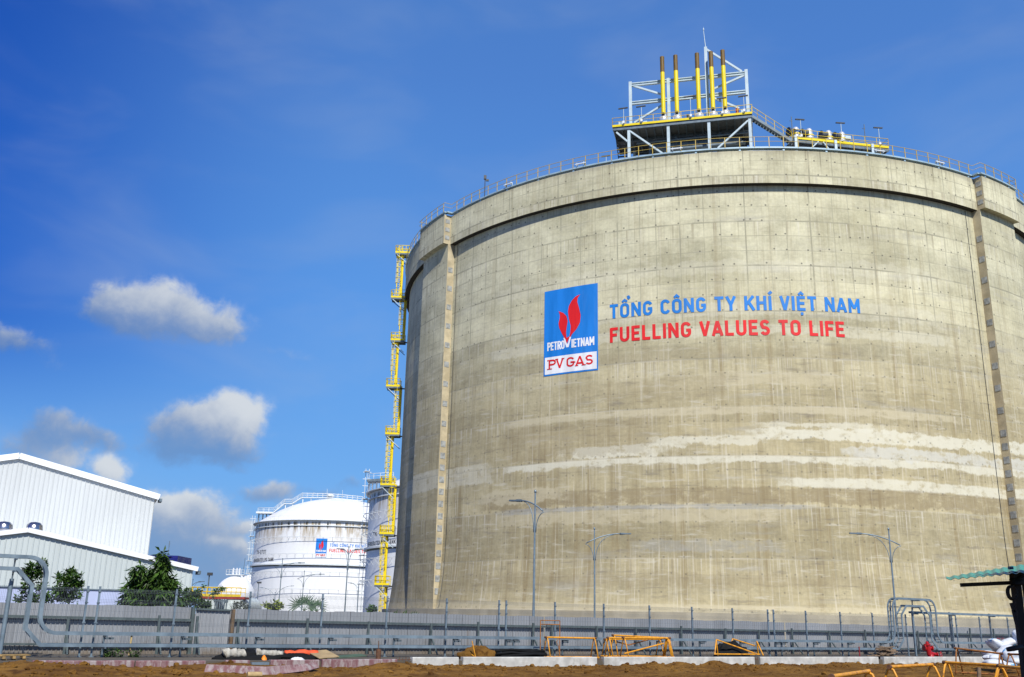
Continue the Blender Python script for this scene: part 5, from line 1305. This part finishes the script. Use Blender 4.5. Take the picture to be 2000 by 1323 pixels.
# ================================================================== site clutter along the kerb
SHEETING = simple('white_woven_sheeting', (.42, .40, .34), .8, 0, .3, 5, (.12, .10, .07), .8)
ORANGE = simple('orange_red_netting', (.70, .085, .02), .7, 0, .2, 4)
TARP = simple('black_tarpaulin', (.006, .0065, .007), .8, 0, .3, 4, spec=.2)
PLY = simple('plywood', (.33, .24, .12), .8, 0, .15, 3)
GREENB = simple('dark_green_board', (.06, .10, .06), .7, 0, .15, 3)
WOODS = simple('weathered_sticks', (.19, .13, .08), .85, 0, .3, 8)
def lump(mb, c, ax, ay, h, seed, n=26, k=12, flat=.0):
    """irregular heap: half ellipsoid with noise"""
    vs = []
    for j in range(k+1):
        e = math.pi/2*j/k
        for i in range(n):
            a = 2*math.pi*i/n; f = 1+.30*noise.noise(Vector((math.cos(a)*1.7+seed, math.sin(a)*1.7, e*1.6)))+.12*noise.noise(Vector((math.cos(a)*5+seed, math.sin(a)*5, e*5)))
            p = CD*(ax*math.cos(a)*math.cos(e)*f)+CN*(ay*math.sin(a)*math.cos(e)*f)+Z*(h*math.sin(e)**(.9)*f); vs.append(Vector(c)+p)
    mb.add(vs, [(j*n+i, j*n+(i+1) % n, j*n+n+(i+1) % n, j*n+n+i) for j in range(k) for i in range(n)], True)
def roll(label, px0, px1, off, z, r, mat, name, cat, seed, group=None, sag=.0):
    a, c = strip(px0, off, z), strip(px1, off, z+sag); rnd = random.Random(seed); N = 14; P = [a.lerp(c, i/N)+Z*rnd.uniform(-.02, .02) for i in range(N+1)]
    m = MB(); m.path(P, [r*rnd.uniform(.85, 1.15) for _ in P], 12); return tag(m.build(name, mat), label, cat, group)
roll('crumpled roll of white woven sheeting above the short purplish kerb', 437, 478, 1.2, .42, .17, SHEETING, 'sheeting_roll', 'sheeting', 1, 'rolls of white sheeting')
roll('dirty roll of white woven sheeting lying right of the orange cone', 500, 551, 1.3, .44, .13, SHEETING, 'sheeting_roll', 'sheeting', 2, 'rolls of white sheeting', -.05)
m = MB(); lump(m, strip(470, 1.5), .95, .5, .34, 2.2); lump(m, strip(505, 1.1), 1.0, .3, .16, 5.2); tag(m.build('black_tarp', TARP), 'black tarpaulin heap under the white sheeting rolls', 'tarpaulin')
roll('orange-red netting roll lying beside the plywood sheet', 556, 620, 1.4, .40, .13, ORANGE, 'netting_roll', 'netting', 4, None, .03)
m = MB(); lump(m, strip(578, 1.2), 1.1, .4, .22, 7.7); tag(m.build('black_tarp', TARP), 'dark tarpaulin crumpled under the orange netting', 'tarpaulin')
m = MB(); p = strip(516, .9); m.lathe(p, [(.13, 0), (.12, .04), (.08, .10), (.03, .17), (0, .18)], 12); tag(m.build('orange_cone', simple('orange_plastic', (.75, .22, .01), .5)), 'small orange cone among the black tarpaulin', 'cone')
for px, off, lab, r in ((600, 1.0, 'white plastic bag beside the orange netting', .17), (582, .5, 'flat white plastic bag near the kerb edge', .16)):
    m = MB(); lump(m, strip(px, off), r*1.7, r, r*.7, px*.1, 14, 6); tag(m.build('plastic_bag', WHITE), lab, 'plastic bag')
def board(label, p0, p1, depth, tilt, mat, name):
    a, c = p0, p1; d = (c-a).normalized(); n = Vector((-d.y, d.x, 0)).normalized()*math.cos(R(tilt))+Z*math.sin(R(tilt)); m = MB(); m.box((a+c)/2+n*depth/2, ((c-a).length, depth, .025), (d, n, d.cross(n))); return tag(m.build(name, mat), label, 'board')
board('tan plywood sheet lying tilted on the heap', strip(624, .5, .27), strip(663, .6, .33), 1.1, 11, PLY, 'plywood_sheet')
board('long dark green board lying right of the plywood', strip(662, .5, .29), strip(717, .6, .36), .5, 6, GREENB, 'green_board')
m = MB(); p = strip(739, .8); m.tube(p, p+Z*.40, .10, n=12); m.tube(p+Z*.4, p+Z*.72+Vector((-.02, 0, 0)), .018, n=5); tag(m.build('rusty_pipe_stub', RUST), 'rusty pipe stub with a thin rod standing behind the kerb', 'pipe stub')
m = MB(); lump(m, strip(935, 1.3), .95, .6, .47, 3.1); tag(m.build('earth_pile', DIRT), 'conical pile of brown earth behind the white kerb', 'earth pile')
m = MB(); m.tube(strip(921, .8, .42), strip(930, .75, .26)+Z*.0, .02, n=6); a = strip(930, .7, .22); c = strip(921, .75, .95); m.tube(a, c, .022, n=6); tag(m.build('yellow_stick', BYEL), 'thin yellow stick leaning on the brown earth pile', 'stick')
# black hose bundle
m = MB(); rnd = random.Random(4)
for i in range(16):
    o1, z1 = rnd.uniform(.7, 1.3), rnd.uniform(.26, .55); a, c = strip(972+rnd.uniform(-6, 8), o1, z1), strip(1066+rnd.uniform(-12, 6), o1+rnd.uniform(-.1, .1), z1+rnd.uniform(-.06, .06))
    m.path([a, a.lerp(c, .3)+Z*rnd.uniform(-.05, .06), a.lerp(c, .7)+Z*rnd.uniform(-.04, .07), c], .055, 6)
tag(m.build('hose_bundle', TARP), 'bundle of black hoses lying behind the white kerb', 'hoses')
m = MB(); p = strip(973, 1.1, .42); m.lathe(p, [(0, .17), (.1, .15), (.16, .04), (.15, -.08), (.08, -.15), (0, -.17)][::-1], 10); tag(m.build('grey_bundle_end', GALV), 'grey wire coil at the left end of the black hoses', 'wire coil')
# rusty scaffold frame
m = MB(); a, c = strip(1055, 2.2), strip(1093, 2.2); za = online(1060, 1212, CA+CN*2.2, CD).z
for p in (a, c): m.tube(p, p+Z*(za-YZ), .022, n=6)
for z in (za, za-.17): m.tube(Vector((a.x, a.y, z)), Vector((c.x, c.y, z)), .022, n=6)
m.path([Vector((c.x, c.y, 1.2)), Vector((c.x-.15, c.y, .9)), Vector((c.x-.05, c.y, .7)), Vector((c.x, c.y, .25))], .016, 5)
tag(m.build('scaffold_frame', BRUST), 'rusty thin scaffold frame standing behind the black hoses', 'scaffold frame')
# tarp heap, sticks, red post, valve
m = MB(); lump(m, strip(1428, 1.2), 1.15, .5, .75, 4.4, 30, 14); tag(m.build('black_tarp', TARP), 'tall black tarpaulin heap inside a tipped yellow barrier', 'tarpaulin')
tpile = thing('stick_pile', 'heap of weathered timber sticks in front of the tray gooseneck', 'timber pile', strip(1728, .8))
rnd = random.Random(8); m = MB()
for i in range(46):
    z = .28+.55*(i/46)**1.1; w = 1-.72*(i/46); cpx = 1730+rnd.uniform(-12, 12)*w; L = rnd.uniform(.55, 1.0)*2.1*(.5+.5*w); d = (CD*rnd.choice((1, 1, 1, -1))+CN*rnd.uniform(-.35, .35)+Z*rnd.uniform(-.12, .12)).normalized(); c = strip(cpx, .8+rnd.uniform(-.4, .4), z); m.bar(c-d*L*.5, c+d*L*.5, rnd.uniform(.05, .12), .035)
m.build('sticks', [WOODS], tpile)
m = MB(); m.tube(strip(1679, .9), strip(1679, .9, .83), .035, n=8); tag(m.build('red_post', simple('dull_red_paint', (.22, .012, .015), .6)), 'short dark red post behind the kerb left of the sticks', 'post')
vb = strip(1818, .7); vv = thing('gate_valve', 'red pipe gate valve with handwheel standing on the kerb', 'valve', vb)
vr = CD*.92-CN*.3; vr.normalize(); vf = Vector((vr.y, -vr.x, 0))
m = MB(); b0 = vb+Z*.12
m.tube(b0, b0+Z*.25, .30, .22, n=14); m.tube(b0+Z*.2-vr*.1, b0+Z*.95-vr*.25, .22, .20, n=14); m.tube(b0+Z*.72-vr*.52, b0+Z*.72+vr*.14, .12, n=12); m.tube(b0+Z*.72-vr*.58, b0+Z*.72-vr*.50, .25, n=16); m.tube(b0+Z*.72+vr*.12, b0+Z*.72+vr*.2, .20, n=16); m.tube(b0+Z*.93-vr*.25, b0+Z*1.05-vr*.26, .27, n=16); m.tube(b0+Z*1.05-vr*.26, b0+Z*1.22-vr*.22, .12, n=12); m.tube(b0+Z*.30, b0+Z*.22+vr*.55, .17, .11, n=12); m.tube(b0+Z*.22+vr*.53, b0+Z*.22+vr*.60, .19, n=14)
m.build('valve_body', RED, vv)
m = MB(); m.tube(b0+Z*.22+vr*.6, b0+Z*.2+vr*.95, .05, n=8); m.build('stem', GALV, vv)
hx = b0+Z*.2+vr*.95; ht_ = (vr*.6+vf*.8).normalized(); hs_ = Vector((-ht_.y, ht_.x, 0)); m = MB(); m.path([hx+hs_*(.24*math.cos(R(a)))+Z*(.24*math.sin(R(a))) for a in range(0, 360, 20)], .028, 6, closed=True)
for a in (0, 60, 120): m.tube(hx-hs_*(.24*math.cos(R(a)))-Z*(.24*math.sin(R(a))), hx+hs_*(.24*math.cos(R(a)))+Z*(.24*math.sin(R(a))), .018, n=5)
m.build('handwheel', RED, vv)

vv.scale = (.70, .70, .70)
# yellow pipe barriers: a top tube on two splayed leg frames
def barrier(label, a, c, zf, spread=.34, r=.034, mat=BYEL, low=True, group='yellow pipe barriers', tilt=0.0):
    a, c = Vector(a), Vector(c); d = (c-a).normalized(); s_ = Vector((-d.y, d.x, 0)).normalized(); root = thing('pipe_barrier', label, 'barrier', Vector(((a.x+c.x)/2, (a.y+c.y)/2, zf)), group)
    m = MB(); m.tube(a-d*.04, c+d*.04, r*1.15, n=10); m.build('top_tube', mat, root)
    for e, sg in ((a, 1), (c, -1)):
        e2 = e+d*.06*sg; hgt = e.z-zf; P = []
        w = Vector((0, 0, 0))
        for k in (-1, 1): pass
        P = [e2+s_*spread-Z*hgt, e2+s_*(spread*.35)-Z*(hgt*.22), e2+s_*(spread*.18)-Z*(.06), e2-Z*.03, e2-s_*(spread*.18)-Z*.06, e2-s_*(spread*.35)-Z*(hgt*.22), e2-s_*spread-Z*hgt]
        P[0].z = P[-1].z = zf
        m = MB(); m.path(P, r*.82, 7); m.build('leg_frame', mat, root)
        m = MB(); m.tube(e-d*.05*sg-s_*.0, e+d*.05*sg, r*1.5, n=10); m.build('joint_collar', RUST, root)
    if low:
        for k in (-1, 1):
            p, q = a+s_*spread*.92*k, c+s_*spread*.92*k; p.z = q.z = zf+.08; m = MB(); m.tube(p, q, r*.85, n=8); m.build('bottom_tube', mat, root)
    return root
def bpx(px0, py0, px1, py1, off0, off1): return online(px0, py0, CA+CN*off0, CD), online(px1, py1, CA+CN*off1, CD)
barrier('single yellow pipe barrier standing right of the black hoses', *bpx(1066, 1245, 1163, 1247, 1.0, .8), .22)
barrier('yellow pipe barrier at the front of the nested stack', *bpx(1217, 1246, 1306, 1247, .7, .7), .22)
barrier('yellow pipe barrier second in the nested stack', *bpx(1187, 1246, 1304, 1247.5, 1.0, 1.0), .22)
barrier('yellow pipe barrier third in the nested stack, its tube highest', *bpx(1197, 1241, 1308, 1246.5, 1.5, 1.4), .22)
barrier('yellow pipe barrier at the back of the nested stack, furthest left', *bpx(1181, 1249, 1290, 1249, 1.9, 1.9), .22)
m = MB(); m.tube(online(1219, 1277, CA+CN*.45, CD), online(1296, 1257, CA+CN*.5, CD), .033, n=8); tag(m.build('loose_pipe', BYEL), 'loose yellow pipe leaning diagonally on the barrier stack', 'pipe')
m = MB(); m.path([online(1205, 1254, CA+CN*1.2, CD), online(1228, 1260, CA+CN*1.2, CD), online(1266, 1250, CA+CN*1.2, CD)], .03, 8); tag(m.build('bent_pipe', BRUST), 'bent rusty pipe hanging inside the barrier stack', 'pipe')
# tipped barrier round the tarp heap
tb = thing('pipe_barrier', 'tipped yellow pipe barrier lying round the black tarpaulin heap', 'barrier', strip(1440, .8), 'yellow pipe barriers')
for (x0, y0, x1, y1, o0, o1, nm) in ((1399, 1249.5, 1479, 1278, .7, .5, 'top_tube'), (1431, 1248, 1475, 1262, 1.5, 1.4, 'top_tube'), (1397, 1278, 1484, 1278.5, .5, .45, 'bottom_tube'), (1399, 1250, 1396, 1279, .7, .5, 'leg'), (1399, 1250, 1402, 1280, .7, .9, 'leg'), (1431, 1248, 1429, 1254, 1.5, 1.5, 'leg'), (1478, 1253, 1481, 1277, 1.2, 1.3, 'leg'), (1478, 1253, 1491, 1281, 1.2, .6, 'leg')):
    m = MB(); m.tube(online(x0, y0, CA+CN*o0, CD), online(x1, y1, CA+CN*o1, CD), .034, n=8); m.build(nm, BYEL, tb)
NB = 'yellow pipe barriers in the right foreground'
barrier('nearest yellow pipe barrier, only its left part above the frame edge', onz(1624, 1322, .95), onz(1698, 1311, .95), .0, group=NB, spread=.36)
barrier('yellow pipe barrier standing on the earth below the red valve', onz(1737, 1303, .95), onz(1822, 1298, .95), .0, group=NB, spread=.36)
barrier('long yellow pipe barrier with arched legs below the white sacks', onz(1845, 1294, .95), onz(1957, 1300.5, .95), .0, group=NB, spread=.36)
barrier('yellow pipe barrier crossing behind the dark shelter post', onz(1951, 1301, .97), onz(2010, 1307, .97), .0, group=NB, spread=.36)
barrier('rusty orange pipe barrier tilting in front of the white sacks', at(1866, 1266.5, 42), at(1956, 1277, 40.5), .05, mat=BRUST, group=NB, spread=.30)
barrier('short rusty pipe barrier beside the shelter post', at(1971, 1278, 40), at(2010, 1279, 38.5), .05, mat=BRUST, group=NB, spread=.30)
m = MB(); p = onz(1911, 1322, .2); p.z = -.05; q = at(1912, 1304, p.y); m.tube(p, q, .07, n=10); tag(m.build('wooden_stake', WOODS), 'short round wooden stake standing in the earth', 'stake')

# white sacks
def sackmat():
    m, t, b = newmat('white_woven_sack'); p = t.n('ShaderNodeTexCoord').outputs['Object']
    n1 = t.noise(p, 2.2, 3, .5); n2 = t.noise(p, 9, 4, .6)
    c = t.mix(t.ss(n1, .60, .63), (.60, .63, .66), (.08, .34, .62)); c = t.mix(t.ss(n2, .45, .75, 0, .5), c, (.34, .34, .34))
    t.inp(b.inputs['Base Color'], c); b.inputs['Roughness'].default_value = .5
    return m
SACK = sackmat()
def sack(label, px, py, Y, L, W, Hh, yaw, pitch, seed):
    c = at(px, py, Y); m = MB(); n, k = 24, 14; vs = []
    rot = Matrix.Rotation(R(yaw), 3, 'Z') @ Matrix.Rotation(R(pitch), 3, 'Y')
    for j in range(k+1):
        x = -1+2*j/k; e = (1-abs(x)**3.2)**.5; w = .30+.70*e if abs(x) < 1 else .3
        for i in range(n):
            a = 2*math.pi*i/n; f = 1+.10*noise.noise(Vector((x*2+seed, math.cos(a)*1.5, math.sin(a)*1.5)))+.05*noise.noise(Vector((x*6+seed, math.cos(a)*5, math.sin(a)*5)))
            vs.append(c+rot @ Vector((x*L/2*(1+.05*math.cos(2*a)), math.cos(a)*W/2*(.55+.45*e)*f*1.05, math.sin(a)*Hh/2*max(.07, e)*f)))
    m.add(vs, [(j*n+i, j*n+(i+1) % n, j*n+n+(i+1) % n, j*n+n+i) for j in range(k) for i in range(n)]+[tuple(range(n))[::-1], tuple(k*n+i for i in range(n))], True)
    return tag(m.build('white_sack', SACK), label, 'sack', 'white sacks with blue print')
SACKS = [(1945, 1296, 45.5, 1.05, .6, .36, 5, 4, 'flat white sack lying lowest at the left of the sack pile'), (1936, 1279, 47, .85, .5, .34, 20, 12, 'greyish sack at the left end of the pile, second layer'), (1951, 1284, 46.5, .95, .6, .36, -10, -6, 'greyish sack squeezed under the middle of the pile'), (1962, 1273, 46.6, .95, .62, .40, 30, -30, 'white sack with a twisted ear in the middle of the pile'),
         (1954, 1262, 47.2, 1.15, .60, .42, 8, 28, 'long white sack pointing up to the left, top of the pile'), (1939, 1263, 47.6, .75, .36, .26, 0, 42, 'narrow white sack with blue end leaning at the left top'), (1971, 1256, 47.6, .95, .60, .42, -10, -16, 'plump white sack lying highest beside the shelter post'), (1979, 1281, 45.8, .95, .85, .78, 60, 10, 'big bulging white sack with blue prints at the right'),
         (1992, 1246, 47.5, .7, .6, 1.1, 70, 80, 'upright white sack half hidden behind the shelter post'), (1990, 1292, 45, .9, .6, .34, 10, 0, 'white sack lying at the foot of the shelter post'), (1968, 1299, 44.6, .7, .5, .22, -10, 0, 'flattened white sack on the earth under the barriers'), (1931, 1285, 46.8, .6, .42, .28, 40, 0, 'small grey sack tucked at the far left of the pile')]
for i, (px, py, Y, L, W, Hh, yaw, pit, lab) in enumerate(SACKS): sack(lab, px, py, Y, L, W, Hh, yaw, pit, i*3.1)

# pallet boards at the far left
for px, py, w, lab in ((18, 1280, 30, 'splintered yellow timber pallet on the earth at the far left'),):
    m = MB(); a = onz(2, 1281, .35); c = onz(58, 1280, .33)
    for k in range(4): m.bar(a+CN*.25*k, c+CN*.25*k, .09, .03)
    for f in (.1, .45, .8): p = a.lerp(c, f); m.bar(p-Z*.06-CN*.1, p-Z*.06+CN*.9, .09, .08)
    for f in (.15, .5, .85): p = a.lerp(c, f); m.bar(p-Z*.10, Vector((p.x, p.y, 0.0)), .09, .09)
    tag(m.build('timber_pallet', simple('raw_yellow_timber', (.42, .27, .10), .8, 0, .2, 5, (.18, .11, .04), .5)), lab, 'pallet')
m = MB(); q = strip(252, 3.4); m.tube(q, Vector((q.x+.01, q.y, 1.0)), .035, n=8); tag(m.build('bamboo_stake', simple('pale_bamboo', (.48, .36, .16), .7, 0, .2, 5)), 'pale bamboo stake standing before the sheet fence', 'stake')

# ================================================================== shelter at the right edge
SHD = simple('dark_shelter_timber', (.014, .013, .012), .8, 0, .3, 5)
TEAL = simple('faded_teal_roof_sheet', (.065, .28, .20), .5, 0, .12, 1.5)
sh = thing('work_shelter', 'dark open shelter with a faded teal corrugated roof at the right edge', 'shelter', (7.3, 13.6, 0))
fl_, fr_ = at(1849, 1132, 13.2), at(2075, 1112, 13.2); bl_, br_ = at(1847, 1127.5, 15.6), at(2075, 1090, 15.6)
m = MB(); n = 150; vs = []
for i in range(n+1):
    f = i/n; wv = .009*math.cos(f*2*math.pi*14.2)
    for k in range(5):
        g = k/4; p = fl_.lerp(fr_, f).lerp(bl_.lerp(br_, f), g); vs.append(p+Z*wv)
m.add(vs, [(i*5+k, i*5+5+k, i*5+6+k, i*5+1+k) for i in range(n) for k in range(4)]); m.add([v-Z*.006 for v in vs], [(i*5+1+k, i*5+6+k, i*5+5+k, i*5+k) for i in range(n) for k in range(4)])
m.build('roof', TEAL, sh)
m = MB(); m.bar(at(1877, 1143, 13.6), at(2075, 1134, 13.6), .06, .05); m.build('beam', SHD, sh)
for x0, y0, w in ((1981, 1120, .10), (2006, 1120, .12)):
    tp = at(x0, y0, 13.55); m = MB(); m.bar(Vector((tp.x, tp.y, 0)), tp, w, w, Vector((1, 0, 0))); m.build('post', SHD, sh)
m = MB(); c = at(1992, 1126, 13.5); lump(m, c-Z*.10, .16, .1, .12, 3.3, 18, 8); lump(m, at(1990, 1135, 13.45)-Z*.05, .13, .1, .08, 5.3, 18, 8); m.box(at(1990, 1128, 13.5), (.20, .12, .14)); m.build('cloth_bundle', SHD, sh)
m = MB(); m.box((9.1, 10.5, 3.95), (4.5, 4.2, .05)); m.build('added_shade_roof', TEAL, sh)  # unseen roof added to cast shade on the shelter post
for x_, y_ in ((7.0, 8.6), (11.2, 8.6), (11.2, 12.4)): m = MB(); m.bar((x_, y_, 0), (x_, y_, 3.93), .11, .11, Vector((1, 0, 0))); m.build('post', SHD, sh)  # posts carrying the added roof, also out of view
cc = at(1977, 1158, 13.4); m = MB()
for k in range(4): m.path([cc+Vector(((.055+.004*k)*math.cos(R(a)), .02*k-.03, (.085+.004*k)*math.sin(R(a)))) for a in range(0, 360, 20)], .007, 6, closed=True)
m.build('cable_coil', BLACK, sh)
m = MB(); a = at(1975, 1178, 13.4); m.bar(a, at(1981, 1196, 13.4), .05, .03); m.bar(at(1979, 1192, 13.4), at(1990, 1235, 13.4), .05, .03); m.build('loose_strip', SHD, sh)
m = MB(); m.path([at(1967, 1269, 13.2), at(1978, 1267, 13.2), at(1996, 1264, 13.3)], [.028, .034, .03], 10); m.build('sleeve', BLACK, sh)
m = MB(); q = at(1974, 1109.5, 13.9); m.box(q, (.055, .05, .04)); m.build('roof_clip', simple('dark_blue_plastic', (.01, .03, .07), .5), sh)
